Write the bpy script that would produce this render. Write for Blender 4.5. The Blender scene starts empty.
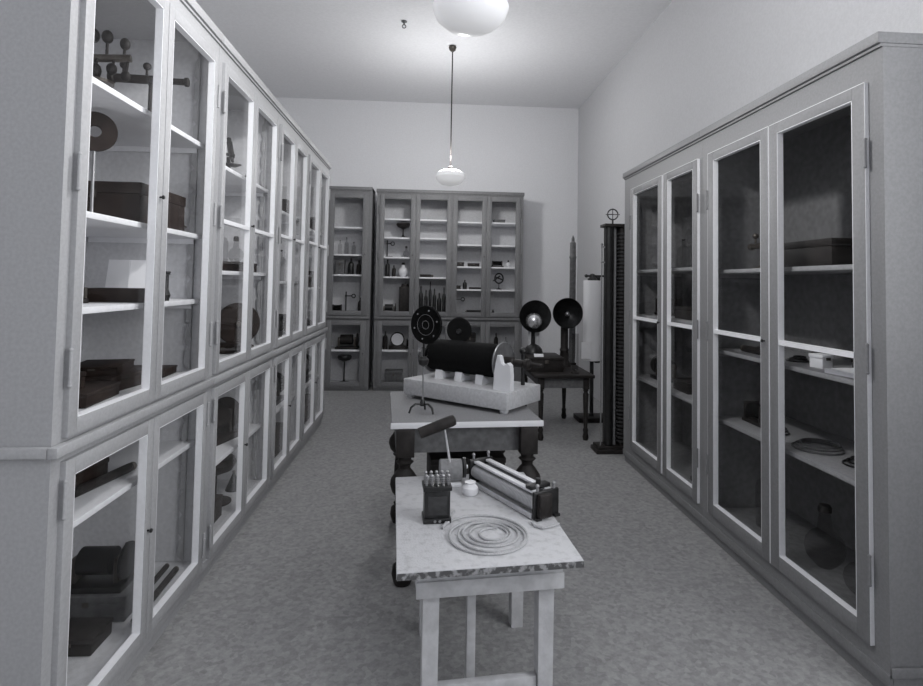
import bpy, bmesh, math, random
from mathutils import Vector, Matrix
R = math.radians
random.seed(7)
sc = bpy.context.scene
col = sc.collection

# ------------------------------------------------------------------ camera
cam_data = bpy.data.cameras.new('camera')
cam = bpy.data.objects.new('camera', cam_data)
col.objects.link(cam)
cam_data.lens = 573.06 * 36 / 923
cam_data.sensor_width = 36
cam_data.shift_x = -6.3 / 923
cam_data.shift_y = -82.8 / 923
cam_data.clip_start = 0.05
_a, _b, _r = 0.0681, 0.0396, 0.0164
_right = Vector((math.cos(_a), -math.sin(_a), 0))
_fwd = Vector((math.sin(_a) * math.cos(_b), math.cos(_a) * math.cos(_b), math.sin(_b)))
_up = _right.cross(_fwd)
_r2 = math.cos(_r) * _right + math.sin(_r) * _up
_u2 = -math.sin(_r) * _right + math.cos(_r) * _up
_m = Matrix((_r2, _u2, -_fwd)).transposed().to_4x4()
_m.translation = Vector((0, 0, 1.5))
cam.matrix_world = _m
sc.camera = cam

# ------------------------------------------------------------------ light
sc.view_settings.view_transform = 'Standard'
sc.view_settings.look = 'None'
sc.view_settings.gamma = 1
sc.view_settings.use_curve_mapping = False
sc.view_settings.exposure = 0.36
sc.cycles.max_bounces = 14
sc.cycles.diffuse_bounces = 8
sc.cycles.transparent_max_bounces = 24
world = bpy.data.worlds.new('world')
sc.world = world
world.use_nodes = True
world.node_tree.nodes['Background'].inputs[0].default_value = (0.8, 0.87, 1, 1)
world.node_tree.nodes['Background'].inputs[1].default_value = 1.0


def area(name, loc, rot, sx, sy, energy, color=(1, 1, 1)):
    l = bpy.data.lights.new(name, 'AREA')
    l.shape = 'RECTANGLE'
    l.size = sx
    l.size_y = sy
    l.energy = energy
    l.color = color
    o = bpy.data.objects.new(name, l)
    o.location = loc
    o.rotation_euler = rot
    col.objects.link(o)
    return o


# daylight through the right-wall windows; those behind the camera are added as fill
WINDOWS = ((-0.75, 1.45), (-3.60, -1.40), (-6.45, -4.25))
POWERS = [66, 16, 10]
PEND = (45, 74)
for (_p, _q), _e in zip(WINDOWS, POWERS):
    area('daylight_fill_window', (2.50, (_p + _q) / 2, 2.45), (0, R(90), 0), 2.5, 2.1, _e)


# ------------------------------------------------------------------ materials
def mat(name, c, rough=0.6, c2=None, scale=20, metal=0.0, spec=0.3, bump=0.0, detail=4, lo=0.35, hi=0.65):
    m = bpy.data.materials.new(name)
    m.use_nodes = True
    nt = m.node_tree
    b = nt.nodes['Principled BSDF']
    if isinstance(c, (int, float)):
        c = (c * 0.990, c * 0.992, c * 1.015)
    b.inputs['Base Color'].default_value = (*c, 1)
    b.inputs['Roughness'].default_value = rough
    b.inputs['Metallic'].default_value = metal
    b.inputs['Specular IOR Level'].default_value = spec
    tc = nt.nodes.new('ShaderNodeTexCoord')
    if c2 is not None:
        if isinstance(c2, (int, float)):
            c2 = (c2 * 0.990, c2 * 0.992, c2 * 1.015)
        n = nt.nodes.new('ShaderNodeTexNoise')
        n.inputs['Scale'].default_value = scale
        n.inputs['Detail'].default_value = detail
        r = nt.nodes.new('ShaderNodeValToRGB')
        r.color_ramp.elements[0].position = lo
        r.color_ramp.elements[1].position = hi
        r.color_ramp.elements[0].color = (*c2, 1)
        r.color_ramp.elements[1].color = (*c, 1)
        nt.links.new(tc.outputs['Object'], n.inputs['Vector'])
        nt.links.new(n.outputs['Fac'], r.inputs['Fac'])
        nt.links.new(r.outputs['Color'], b.inputs['Base Color'])
    if bump:
        n2 = nt.nodes.new('ShaderNodeTexNoise')
        n2.inputs['Scale'].default_value = scale * 4
        bp = nt.nodes.new('ShaderNodeBump')
        bp.inputs['Strength'].default_value = bump
        bp.inputs['Distance'].default_value = 0.01
        nt.links.new(tc.outputs['Object'], n2.inputs['Vector'])
        nt.links.new(n2.outputs['Fac'], bp.inputs['Height'])
        nt.links.new(bp.outputs['Normal'], b.inputs['Normal'])
    return m


M = {}
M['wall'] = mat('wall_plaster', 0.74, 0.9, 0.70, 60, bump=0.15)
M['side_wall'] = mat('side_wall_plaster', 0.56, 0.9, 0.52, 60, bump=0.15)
M['ceiling'] = mat('ceiling_plaster', 0.74, 0.95, 0.70, 40, bump=0.15)
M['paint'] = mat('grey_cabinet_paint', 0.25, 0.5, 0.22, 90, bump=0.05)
M['paint_left'] = mat('lit_grey_cabinet_paint', 0.40, 0.5, 0.36, 90, bump=0.05)  # right row's grey, lightened to carry the stronger light on the left row
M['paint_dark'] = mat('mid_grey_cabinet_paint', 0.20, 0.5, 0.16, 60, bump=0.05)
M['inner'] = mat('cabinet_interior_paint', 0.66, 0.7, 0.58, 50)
M['inner_right'] = mat('shaded_interior_paint', 0.22, 0.6, 0.17, 30)  # shade inside the right cabinets put into a darker interior colour
M['bead'] = mat('white_lit_edge_paint', 0.90, 0.4, 0.86, 80)  # white stands in for bright light on door edges and reveals
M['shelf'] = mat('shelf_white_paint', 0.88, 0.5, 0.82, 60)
M['shelf_right'] = mat('shaded_shelf_paint', 0.36, 0.5, 0.31, 60)  # shelf paint darkened for the shaded right cabinets
M['black'] = mat('black_lacquer', 0.012, 0.35, 0.02, 30, spec=0.5)
M['ebonite'] = mat('black_ebonite', 0.005, 0.8, 0.008, 60, spec=0.1)
M['darkwood'] = mat('dark_stained_wood', (0.030, 0.026, 0.025), 0.55, (0.016, 0.014, 0.013), 25)
M['brownwood'] = mat('brown_wood', (0.030, 0.019, 0.015), 0.6, (0.015, 0.009, 0.007), 18)
M['midwood'] = mat('mid_grey_brown_wood', 0.15, 0.55, 0.10, 30)
M['brass'] = mat('dull_brass', (0.16, 0.145, 0.13), 0.35, (0.09, 0.08, 0.07), 20, metal=0.6)
M['steel'] = mat('grey_steel', 0.42, 0.3, 0.34, 30, metal=0.7)
M['greymetal'] = mat('grey_enamelled_metal', 0.25, 0.5, 0.19, 60)
M['pale'] = mat('pale_painted_wood', 0.58, 0.6, 0.48, 25, bump=0.1)
M['coilbase'] = mat('light_grey_polished_board', 0.60, 0.4, 0.50, 60)
M['white'] = mat('white_porcelain', 0.80, 0.35)
M['paper'] = mat('white_paper', 0.92, 0.9, 0.88, 20)
M['opal'] = mat('opal_glass', 0.86, 0.25, spec=0.5)
_b = M['opal'].node_tree.nodes['Principled BSDF']
_b.inputs['Emission Color'].default_value = (1, 1, 1, 1)
_b.inputs['Emission Strength'].default_value = 0.2  # added glow lifting the tone of the unlit bowls
M['linoleum'] = mat('grey_table_linoleum', 0.30, 0.6, 0.22, 120)
M['cord'] = mat('pale_cotton_cord', 0.52, 0.9, 0.40, 200)
M['tabletop'] = mat('worn_white_tabletop', 0.60, 0.6, 0.48, 30, bump=0.3, detail=12, lo=0.30, hi=0.50)
M['darkpanel'] = mat('dark_grey_panel', 0.05, 0.5, 0.035, 60)
M['edge'] = mat('worn_dark_board_edge', 0.32, 0.8, 0.09, 50, detail=10, lo=0.48, hi=0.60)
M['void'] = mat('dark_leather', 0.02, 0.8)
M['cream'] = mat('pale_glazed_tube', 0.60, 0.3, 0.50, 40)


def glass_mat(name, tint, refl=1.0):
    m = bpy.data.materials.new(name)
    m.use_nodes = True
    nt = m.node_tree
    nt.nodes.remove(nt.nodes['Principled BSDF'])
    out = nt.nodes['Material Output']
    tr = nt.nodes.new('ShaderNodeBsdfTransparent')
    tr.inputs[0].default_value = (tint, tint, tint, 1)
    gl = nt.nodes.new('ShaderNodeBsdfGlossy')
    gl.inputs[0].default_value = (refl, refl, refl, 1)
    gl.inputs['Roughness'].default_value = 0.02
    lw = nt.nodes.new('ShaderNodeLayerWeight')
    lw.inputs[0].default_value = 0.5
    pw = nt.nodes.new('ShaderNodeMath')
    pw.operation = 'POWER'
    pw.inputs[1].default_value = 5.0
    fr = nt.nodes.new('ShaderNodeMath')
    fr.operation = 'MULTIPLY_ADD'
    fr.inputs[1].default_value = 0.5
    fr.inputs[2].default_value = 0.0
    nt.links.new(lw.outputs['Facing'], pw.inputs[0])
    nt.links.new(pw.outputs[0], fr.inputs[0])
    mx = nt.nodes.new('ShaderNodeMixShader')
    nt.links.new(fr.outputs[0], mx.inputs[0])
    nt.links.new(tr.outputs[0], mx.inputs[1])
    nt.links.new(gl.outputs[0], mx.inputs[2])
    nt.links.new(mx.outputs[0], out.inputs[0])
    return m


M['glass'] = glass_mat('window_pane_glass', 0.975)
M['vessel'] = glass_mat('laboratory_glass', 0.82)


def floor_mat():
    m = bpy.data.materials.new('terrazzo_floor')
    m.use_nodes = True
    nt = m.node_tree
    b = nt.nodes['Principled BSDF']
    b.inputs['Roughness'].default_value = 0.55
    b.inputs['Specular IOR Level'].default_value = 0.3
    tc = nt.nodes.new('ShaderNodeTexCoord')

    def ramp(tex, out, a, ca, bb, cb):
        r = nt.nodes.new('ShaderNodeValToRGB')
        r.color_ramp.elements[0].position = a
        r.color_ramp.elements[1].position = bb
        r.color_ramp.elements[0].color = (ca, ca, ca, 1)
        r.color_ramp.elements[1].color = (cb, cb, cb, 1)
        nt.links.new(tex.outputs[out], r.inputs[0])
        return r
    n1 = nt.nodes.new('ShaderNodeTexNoise')
    n1.inputs['Scale'].default_value = 38
    n1.inputs['Detail'].default_value = 8
    n1.inputs['Roughness'].default_value = 0.7
    r1 = ramp(n1, 'Fac', 0.32, 0.28, 0.66, 0.40)
    n2 = nt.nodes.new('ShaderNodeTexVoronoi')
    n2.inputs['Scale'].default_value = 42
    r2 = ramp(n2, 'Color', 0.2, 0.84, 0.8, 1.06)
    n3 = nt.nodes.new('ShaderNodeTexNoise')
    n3.inputs['Scale'].default_value = 7
    n3.inputs['Detail'].default_value = 10
    n3.inputs['Roughness'].default_value = 0.8
    r3 = ramp(n3, 'Fac', 0.30, 0.66, 0.44, 1.0)
    for n in (n1, n2, n3):
        nt.links.new(tc.outputs['Object'], n.inputs['Vector'])
    mx = nt.nodes.new('ShaderNodeMixRGB')
    mx.blend_type = 'MULTIPLY'
    mx.inputs[0].default_value = 1
    nt.links.new(r1.outputs[0], mx.inputs[1])
    nt.links.new(r2.outputs[0], mx.inputs[2])
    mx2 = nt.nodes.new('ShaderNodeMixRGB')
    mx2.blend_type = 'MULTIPLY'
    mx2.inputs[0].default_value = 1
    nt.links.new(mx.outputs[0], mx2.inputs[1])
    nt.links.new(r3.outputs[0], mx2.inputs[2])
    nt.links.new(mx2.outputs[0], b.inputs['Base Color'])
    return m


M['floor'] = floor_mat()


# ------------------------------------------------------------------ helpers
class MB:
    def __init__(self):
        self.bm = bmesh.new()

    def _fin(self, vs, mx):
        if mx is not None:
            bmesh.ops.transform(self.bm, matrix=mx, verts=vs)
        return self

    def box(self, x0, y0, z0, x1, y1, z1, bev=0.0, mx=None):
        r = bmesh.ops.create_cube(self.bm, size=1)
        vs = r['verts']
        for v in vs:
            v.co = Vector(((x0 + x1) / 2 + v.co.x * (x1 - x0), (y0 + y1) / 2 + v.co.y * (y1 - y0), (z0 + z1) / 2 + v.co.z * (z1 - z0)))
        if bev:
            es = list({e for v in vs for e in v.link_edges})
            rr = bmesh.ops.bevel(self.bm, geom=es, offset=bev, segments=2, affect='EDGES', profile=0.5)
            vs = list({v for f in rr['faces'] for v in f.verts} | {v for v in vs if v.is_valid})
        return self._fin(vs, mx)

    def lathe(self, prof, seg=24, c=(0, 0, 0), mx=None, cap=True):
        rings = []
        allv = []
        for (r, z) in prof:
            if r < 1e-5:
                v = self.bm.verts.new((c[0], c[1], c[2] + z))
                rings.append([v])
                allv.append(v)
            else:
                ring = [self.bm.verts.new((c[0] + r * math.cos(2 * math.pi * k / seg), c[1] + r * math.sin(2 * math.pi * k / seg), c[2] + z)) for k in range(seg)]
                rings.append(ring)
                allv += ring
        for a, b in zip(rings, rings[1:]):
            for k in range(seg):
                k2 = (k + 1) % seg
                if len(a) == 1 and len(b) == 1:
                    continue
                if len(a) == 1:
                    self.bm.faces.new((a[0], b[k2], b[k]))
                elif len(b) == 1:
                    self.bm.faces.new((a[k], a[k2], b[0]))
                else:
                    self.bm.faces.new((a[k], a[k2], b[k2], b[k]))
        if cap:
            if len(rings[0]) > 1:
                self.bm.faces.new(list(reversed(rings[0])))
            if len(rings[-1]) > 1:
                self.bm.faces.new(rings[-1])
        return self._fin(allv, mx)

    def cyl(self, p0, p1, r0, r1=None, seg=16):
        p0, p1 = Vector(p0), Vector(p1)
        r1 = r0 if r1 is None else r1
        d = p1 - p0
        q = Vector((0, 0, 1)).rotation_difference(d.normalized()).to_matrix().to_4x4()
        return self.lathe([(r0, 0), (r1, d.length)], seg, mx=Matrix.Translation(p0) @ q)

    def turned(self, prof, p0, p1, seg=24, cap=True):
        p0, p1 = Vector(p0), Vector(p1)
        d = p1 - p0
        q = Vector((0, 0, 1)).rotation_difference(d.normalized()).to_matrix().to_4x4()
        return self.lathe(prof, seg, mx=Matrix.Translation(p0) @ q, cap=cap)

    def ball(self, c, r, sz=1.0, seg=20):
        n = 10
        prof = [(r * math.sin(math.pi * k / n), -r * sz * math.cos(math.pi * k / n)) for k in range(n + 1)]
        prof[0] = (0, -r * sz)
        prof[-1] = (0, r * sz)
        return self.lathe(prof, seg, c)

    def tube(self, pts, r, seg=8, closed=False):
        pts = [Vector(p) for p in pts]
        n = len(pts)
        rings = []
        prev = None
        for i, p in enumerate(pts):
            if closed:
                t = (pts[(i + 1) % n] - pts[i - 1]).normalized()
            else:
                t = (pts[min(i + 1, n - 1)] - pts[max(i - 1, 0)]).normalized()
            if prev is None:
                a = Vector((0, 0, 1)) if abs(t.z) < 0.9 else Vector((1, 0, 0))
            else:
                a = prev
            u = (a - t * a.dot(t)).normalized()
            prev = u
            w = t.cross(u)
            rings.append([self.bm.verts.new(p + r * (math.cos(2 * math.pi * k / seg) * u + math.sin(2 * math.pi * k / seg) * w)) for k in range(seg)])
        pairs = list(zip(rings, rings[1:]))
        if closed:
            pairs.append((rings[-1], rings[0]))
        for a, b in pairs:
            for k in range(seg):
                k2 = (k + 1) % seg
                self.bm.faces.new((a[k], a[k2], b[k2], b[k]))
        if not closed:
            self.bm.faces.new(list(reversed(rings[0])))
            self.bm.faces.new(rings[-1])
        return self

    def ring(self, c, R_, r, axis='z', seg=32, s=8):
        pts = []
        for k in range(seg):
            a = 2 * math.pi * k / seg
            u, v = R_ * math.cos(a), R_ * math.sin(a)
            if axis == 'z':
                pts.append((c[0] + u, c[1] + v, c[2]))
            elif axis == 'y':
                pts.append((c[0] + u, c[1], c[2] + v))
            else:
                pts.append((c[0], c[1] + u, c[2] + v))
        return self.tube(pts, r, s, True)

    def poly(self, pts, h, mx=None):
        """outline in xz, extruded along +y by h"""
        a = [self.bm.verts.new((x, 0, z)) for x, z in pts]
        b = [self.bm.verts.new((x, h, z)) for x, z in pts]
        n = len(pts)
        self.bm.faces.new(a)
        self.bm.faces.new(list(reversed(b)))
        for k in range(n):
            k2 = (k + 1) % n
            self.bm.faces.new((a[k2], a[k], b[k], b[k2]))
        return self._fin(a + b, mx)

    def build(self, name, material, parent=None, smooth=True):
        bmesh.ops.recalc_face_normals(self.bm, faces=self.bm.faces)
        for e in self.bm.edges:
            if len(e.link_faces) == 2:
                e.smooth = e.calc_face_angle(3.0) < 0.6
        for f in self.bm.faces:
            f.smooth = smooth
        me = bpy.data.meshes.new(name)
        self.bm.to_mesh(me)
        self.bm.free()
        me.materials.append(M[material] if isinstance(material, str) else material)
        o = bpy.data.objects.new(name, me)
        col.objects.link(o)
        if parent:
            o.parent = parent
        return o


def tag(o, label=None, cat=None, group=None, kind=None):
    if label:
        o['label'] = label
    if cat:
        o['category'] = cat
    if group:
        o['group'] = group
    if kind:
        o['kind'] = kind
    return o


def empty(name, loc=(0, 0, 0), rz=0.0):
    o = bpy.data.objects.new(name, None)
    o.empty_display_size = 0.05
    o.location = loc
    o.rotation_euler = (0, 0, rz)
    col.objects.link(o)
    return o


def struct(name, mb, m):
    return tag(mb.build(name, m, smooth=False), kind='structure')


def slab(name, m, *b):
    return struct(name, MB().box(*b), m)


def wall_with_hole(name, axis, c0, c1, a0, a1, h, w0, w1, z0, z1):
    mb = MB()
    for (p, q, za, zb) in ((a0, w0, 0, h), (w1, a1, 0, h), (w0, w1, 0, z0), (w0, w1, z1, h)):
        if axis == 'x':
            mb.box(p, c0, za, q, c1, zb)
        else:
            mb.box(c0, p, za, c1, q, zb)
    return struct(name, mb, 'wall')


# ------------------------------------------------------------------ room
XL, XR, YN, YF, H = -2.35, 2.24, -7.4, 8.53, 4.19
slab('floor', 'floor', XL - 0.15, YN - 0.15, -0.1, XR + 0.15, YF + 0.15, 0)
slab('ceiling', 'ceiling', XL - 0.15, YN - 0.15, H, XR + 0.15, YF + 0.15, H + 0.1)
slab('wall_back', 'wall', XL - 0.15, YF, 0, XR + 0.15, YF + 0.15, H)
slab('wall_left', 'wall', XL - 0.15, YN, 0, XL, YF, H)
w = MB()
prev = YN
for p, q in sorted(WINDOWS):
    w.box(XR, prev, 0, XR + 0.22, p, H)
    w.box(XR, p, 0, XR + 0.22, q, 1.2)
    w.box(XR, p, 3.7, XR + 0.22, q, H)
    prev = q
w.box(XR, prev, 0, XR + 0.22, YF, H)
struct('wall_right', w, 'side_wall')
slab('wall_near', 'wall', XL - 0.15, YN - 0.15, 0, XR + 0.22, YN, H)
for n, (p, q) in enumerate(WINDOWS):
    w = MB()
    m_ = (p + q) / 2
    for (a, b, c, d) in ((p, p + 0.06, 1.2, 3.7), (q - 0.06, q, 1.2, 3.7), (m_ - 0.03, m_ + 0.03, 1.2, 3.7), (p, q, 1.2, 1.26), (p, q, 3.64, 3.7), (p, q, 2.9, 2.95)):
        w.box(XR + 0.02, a, c, XR + 0.08, b, d)
    struct('window_%d' % (n + 1), w, 'bead')  # frames of the main window and the added rear ones


# ------------------------------------------------------------------ cabinets
def make_door(root, x0, x1, z0, z1, paint, st=0.055, top=0.06, bot=0.06, muntin=None, hinge='left', knob=True, stl=None, stradd=0.0, bead='bead', edge=False):
    """door of a cabinet in cabinet space: front of the carcass is y = 0, the door stands 18 mm proud"""
    sl = st if stl is None else stl
    sr = st + stradd
    yf, yb = -0.018, 0.014
    mb = MB()
    mb.box(x0, yf, z0, x0 + sl, yb, z1, 0.002)
    mb.box(x1 - sr, yf, z0, x1, yb, z1, 0.002)
    mb.box(x0 + sl, yf, z1 - top, x1 - sr, yb, z1, 0.002)
    mb.box(x0 + sl, yf, z0, x1 - sr, yb, z0 + bot, 0.002)
    d = mb.build('door', paint, root)
    gx0, gx1, gz0, gz1 = x0 + sl, x1 - sr, z0 + bot, z1 - top
    t = 0.003
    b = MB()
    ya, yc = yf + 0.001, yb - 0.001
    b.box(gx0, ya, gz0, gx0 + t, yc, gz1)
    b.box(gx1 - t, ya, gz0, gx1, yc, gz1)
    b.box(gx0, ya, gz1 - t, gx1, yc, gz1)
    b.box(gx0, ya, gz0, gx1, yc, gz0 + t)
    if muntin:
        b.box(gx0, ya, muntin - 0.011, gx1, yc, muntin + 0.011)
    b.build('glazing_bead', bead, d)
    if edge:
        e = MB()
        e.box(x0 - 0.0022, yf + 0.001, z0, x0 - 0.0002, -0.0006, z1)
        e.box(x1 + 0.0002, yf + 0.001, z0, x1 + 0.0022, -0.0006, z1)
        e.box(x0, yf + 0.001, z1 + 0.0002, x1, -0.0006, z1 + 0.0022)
        e.build('lit_edge_strip', bead, d)  # light on the outer door edges put into white strips
    MB().box(gx0 + t * 0.5, 0.0085, gz0 + t * 0.5, gx1 - t * 0.5, 0.0110, gz1 - t * 0.5).build('pane', 'glass', d, smooth=False)
    hx = x0 - 0.006 if hinge == 'left' else x1 + 0.006
    n = 3 if z1 - z0 > 1.3 else 2
    for k in range(n):
        zz = z0 + (z1 - z0) * (0.13 + 0.74 * k / (n - 1))
        h = MB()
        h.cyl((hx, yf - 0.003, zz - 0.05), (hx, yf - 0.003, zz + 0.05), 0.006, seg=10)
        h.ball((hx, yf - 0.003, zz - 0.053), 0.007, seg=10)
        h.ball((hx, yf - 0.003, zz + 0.053), 0.007, seg=10)
        h.build('hinge', paint, d)
    if knob:
        kx = x1 - sr * 0.5 if hinge == 'left' else x0 + sl * 0.5
        MB().turned([(0.004, 0), (0.004, 0.008), (0.009, 0.012), (0.007, 0.018), (0, 0.02)], (kx, yf, (z0 + z1) / 2), (kx, yf - 0.02, (z0 + z1) / 2), 12).build('knob', 'black', d)
    return d


def rail(root, x, face, z0, z1, y=0.10, paint='paint_left'):
    """toothed shelf bearer screwed to a side panel; face = +1 teeth towards +x side panel at left"""
    pts = [(0, z0)]
    z = z0
    while z + 0.11 < z1:
        pts += [(0.024, z + 0.02), (0.024, z + 0.09), (0.010, z + 0.11)]
        z += 0.11
    pts += [(0.010, z1), (0, z1)]
    # profile runs in y (depth) / z, thickness along x
    mb = MB()
    mx = Matrix(((0, face, 0, x), (1, 0, 0, y), (0, 0, 1, 0), (0, 0, 0, 1)))
    mb.poly(pts, 0.018, mx)
    mb.build('shelf_rail', paint, root)


def cabinet(name, label, cat, loc, rz, W, D, HT, plinth, splits, levels, paint, inner, shelfm, cornice=(0.0, 0.0), ledge=None,
            mullion=None, partition=False, ends=(0.0, 0.0), group=None, rails=True, recess=0.045, st=0.055, top_rail=0.13, doorkw=None,
            ledge_ends=(0, 0)):
    """splits: list of (x0, x1) doors; levels: list of dict(z0, z1, base, ceil, shelves=[[..bay..], ...], muntin)"""
    root = empty(name, loc, rz)
    tag(root, label, cat, group)
    t = 0.022
    e0, e1 = 0.05 + ends[0], 0.05 + ends[1]
    c = MB()
    c.box(0, 0.0, plinth, t, D, HT)
    c.box(W - t, 0.0, plinth, W, D, HT)
    c.box(t, 0.02, HT - t, W - t, D, HT)
    # face frame
    x_in0, x_in1 = splits[0][0] + 0.006, splits[-1][1] - 0.006
    c.box(t, 0, plinth, x_in0, 0.02, HT - 0.0005)
    c.box(x_in1, 0, plinth, W - t, 0.02, HT - 0.0005)
    zs = [plinth] + [v for lv in levels for v in (lv['z0'] + 0.006, lv['z1'] - 0.006)] + [HT]
    for k in range(0, len(zs), 2):
        c.box(x_in0, 0, zs[k], x_in1, 0.02, zs[k + 1] - 0.0005)
    if mullion:
        for lv in levels:
            c.box(mullion[0], 0, lv['z0'] + 0.006, mullion[1], 0.02, lv['z1'] - 0.006)
    c.build('carcass', paint, root)
    bk = MB()
    bk.box(t, D - 0.012, plinth, W - t, D, HT - t)
    bk.build('back_panel', inner, root)
    for lv in levels:
        zc = min(lv['ceil'], HT - t - 0.001)
        MB().box(t, 0.021, lv['base'], t + 0.004, D - 0.013, zc).build('side_lining', inner, root)
        MB().box(W - t - 0.004, 0.021, lv['base'], W - t, D - 0.013, zc).build('side_lining', inner, root)
        if partition:
            MB().box((mullion[0] + mullion[1]) / 2 - 0.01, 0.021, lv['base'], (mullion[0] + mullion[1]) / 2 + 0.01, D - 0.013, zc).build('partition', inner, root)
    for lv in levels:
        MB().box(t + 0.005, 0.021, lv['base'] - t, W - t - 0.005, D - 0.013, lv['base'] - 0.0005).build('bottom_board', inner, root)
        bays = [(t + 0.005, W - t - 0.005)] if not partition else [(t + 0.005, (mullion[0] + mullion[1]) / 2 - 0.011), ((mullion[0] + mullion[1]) / 2 + 0.011, W - t - 0.005)]
        for bay, shs in zip(bays, lv['shelves']):
            for s in shs:
                MB().box(bay[0], recess, s - 0.011, bay[1], D - 0.014, s + 0.011, 0.0015).build('shelf', shelfm, root)
                # bearers under the shelf ends
                MB().box(bay[0] + 0.001, recess + 0.03, s - 0.036, bay[0] + 0.02, D - 0.03, s - 0.0115).build('shelf_bearer', shelfm, root)
                MB().box(bay[1] - 0.02, recess + 0.03, s - 0.036, bay[1] - 0.001, D - 0.03, s - 0.0115).build('shelf_bearer', shelfm, root)
        kw = dict(doorkw or {})
        for k, (a, b) in enumerate(splits):
            hin = 'left' if k % 2 == 0 else 'right'
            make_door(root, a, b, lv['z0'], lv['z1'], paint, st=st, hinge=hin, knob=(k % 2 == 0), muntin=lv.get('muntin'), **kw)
        if rails:
            for yy in (0.075,):
                rail(root, t + 0.004, 1, lv['base'] + 0.01, min(lv['ceil'], HT - t) - 0.03, yy)
                rail(root, W - t - 0.004 - 0.018, 1, lv['base'] + 0.01, min(lv['ceil'], HT - t) - 0.03, yy)
    # plinth, cornice, ledge
    p = MB()
    p.box(ends[0] * 0, 0.012, 0, W, D - 0.02, plinth - 0.0005)
    p.box(0, -0.006, plinth * 0.62, W, 0.012, plinth + 0.012, 0.003)
    p.build('plinth', paint, root)
    co = MB()
    x0, x1 = -cornice[0], W + cornice[1]
    co.box(x0, -0.022, HT - 0.04, x1, D, HT + 0.004, 0.004)
    co.box(x0 * 0.5, -0.010, HT - 0.052, W - (W - x1) * 0.5, D * 0.99, HT - 0.041)
    co.build('cornice', paint, root)
    if ledge:
        z0, z1 = ledge
        l = MB()
        l.box(-ledge_ends[0], -0.03, z0, W + ledge_ends[1], -0.0005, z1, 0.004)
        if ledge_ends[0]:
            l.box(-ledge_ends[0], 0.0, z0, -0.0005, D, z1, 0.004)
        if ledge_ends[1]:
            l.box(W + 0.0005, 0.0, z0, W + ledge_ends[1], D, z1, 0.004)
        l.build('ledge', paint, root)
    return root


# left row: faces +x. Local x runs along world +y.
LB = [1.757, 2.945, 4.10, 5.08, 6.16]
LX = -1.08
left_shelves = [
    ([0.70], [1.388, 1.705, 2.155], None),
    ([0.50], [1.535, 2.113], 1.80),
    ([0.50], [1.48, 2.02], 1.82),
    ([0.50], [1.42, 1.98], 1.84)]
left_labels = ['nearest pale grey double-doored glass cabinet of the left row, filling the left foreground',
               'second cabinet from the camera in the left row, with the big dark disc inside',
               'third cabinet from the camera in the left row, doors split by a glazing bar',
               'farthest narrow-looking cabinet of the left row, next to the back cabinets']
for k in range(4):
    W = LB[k + 1] - LB[k]
    low, up, mun = left_shelves[k]
    mid = W / 2
    cabinet('display_cabinet', left_labels[k], 'cabinet', (LX, LB[k] + (0.0008 if k else 0), 0), R(90), W - 0.0016, 0.60, 2.735, 0.095,
            [(0.045, mid - 0.002), (mid + 0.002, W - 0.05)],
            [dict(z0=0.103, z1=0.95, base=0.13, ceil=0.955, shelves=[low]),
             dict(z0=1.02, z1=2.615, base=1.045, ceil=2.7, shelves=[up], muntin=mun)],
            'paint_left', 'inner', 'shelf', cornice=(0.0 if k else 0.02, 0.0 if k < 3 else 0.02), ledge=(0.975, 1.007),
            ledge_ends=(0.02 if k == 0 else 0, 0.02 if k == 3 else 0), group=None, st=0.046,
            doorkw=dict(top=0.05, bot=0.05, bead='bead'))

# right row: faces -x. Local x runs along world -y.
RX = 1.70
RB = [4.88, 3.452, 2.025]
right_labels = ['large mid grey glass-fronted cabinet at the right, nearest the camera',
                'mid grey glass-fronted cabinet at the right, the farther one beside the dark column']
for k in (1, 0):
    W = RB[k] - RB[k + 1]
    if k == 0:
        sp = [(0.19, 0.835), (0.865, 1.39)]
        shl = [0.73, 1.25, 1.62]
    else:
        sp = [(0.095, 0.715), (0.725, 1.352)]
        shl = [0.703, 1.113, 1.593]
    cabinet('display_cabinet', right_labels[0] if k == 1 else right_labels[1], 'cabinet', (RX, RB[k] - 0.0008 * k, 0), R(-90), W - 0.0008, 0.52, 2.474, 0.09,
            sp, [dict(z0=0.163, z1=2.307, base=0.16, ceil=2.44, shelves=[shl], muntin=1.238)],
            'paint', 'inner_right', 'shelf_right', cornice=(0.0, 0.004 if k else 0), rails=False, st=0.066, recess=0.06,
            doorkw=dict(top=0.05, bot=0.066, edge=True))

_mo = MB().box(1.43, 0.0, 0.095, 1.4365, 0.5, 0.13, 0.002).build('base_moulding', 'paint', bpy.data.objects['display_cabinet.004'])

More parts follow.
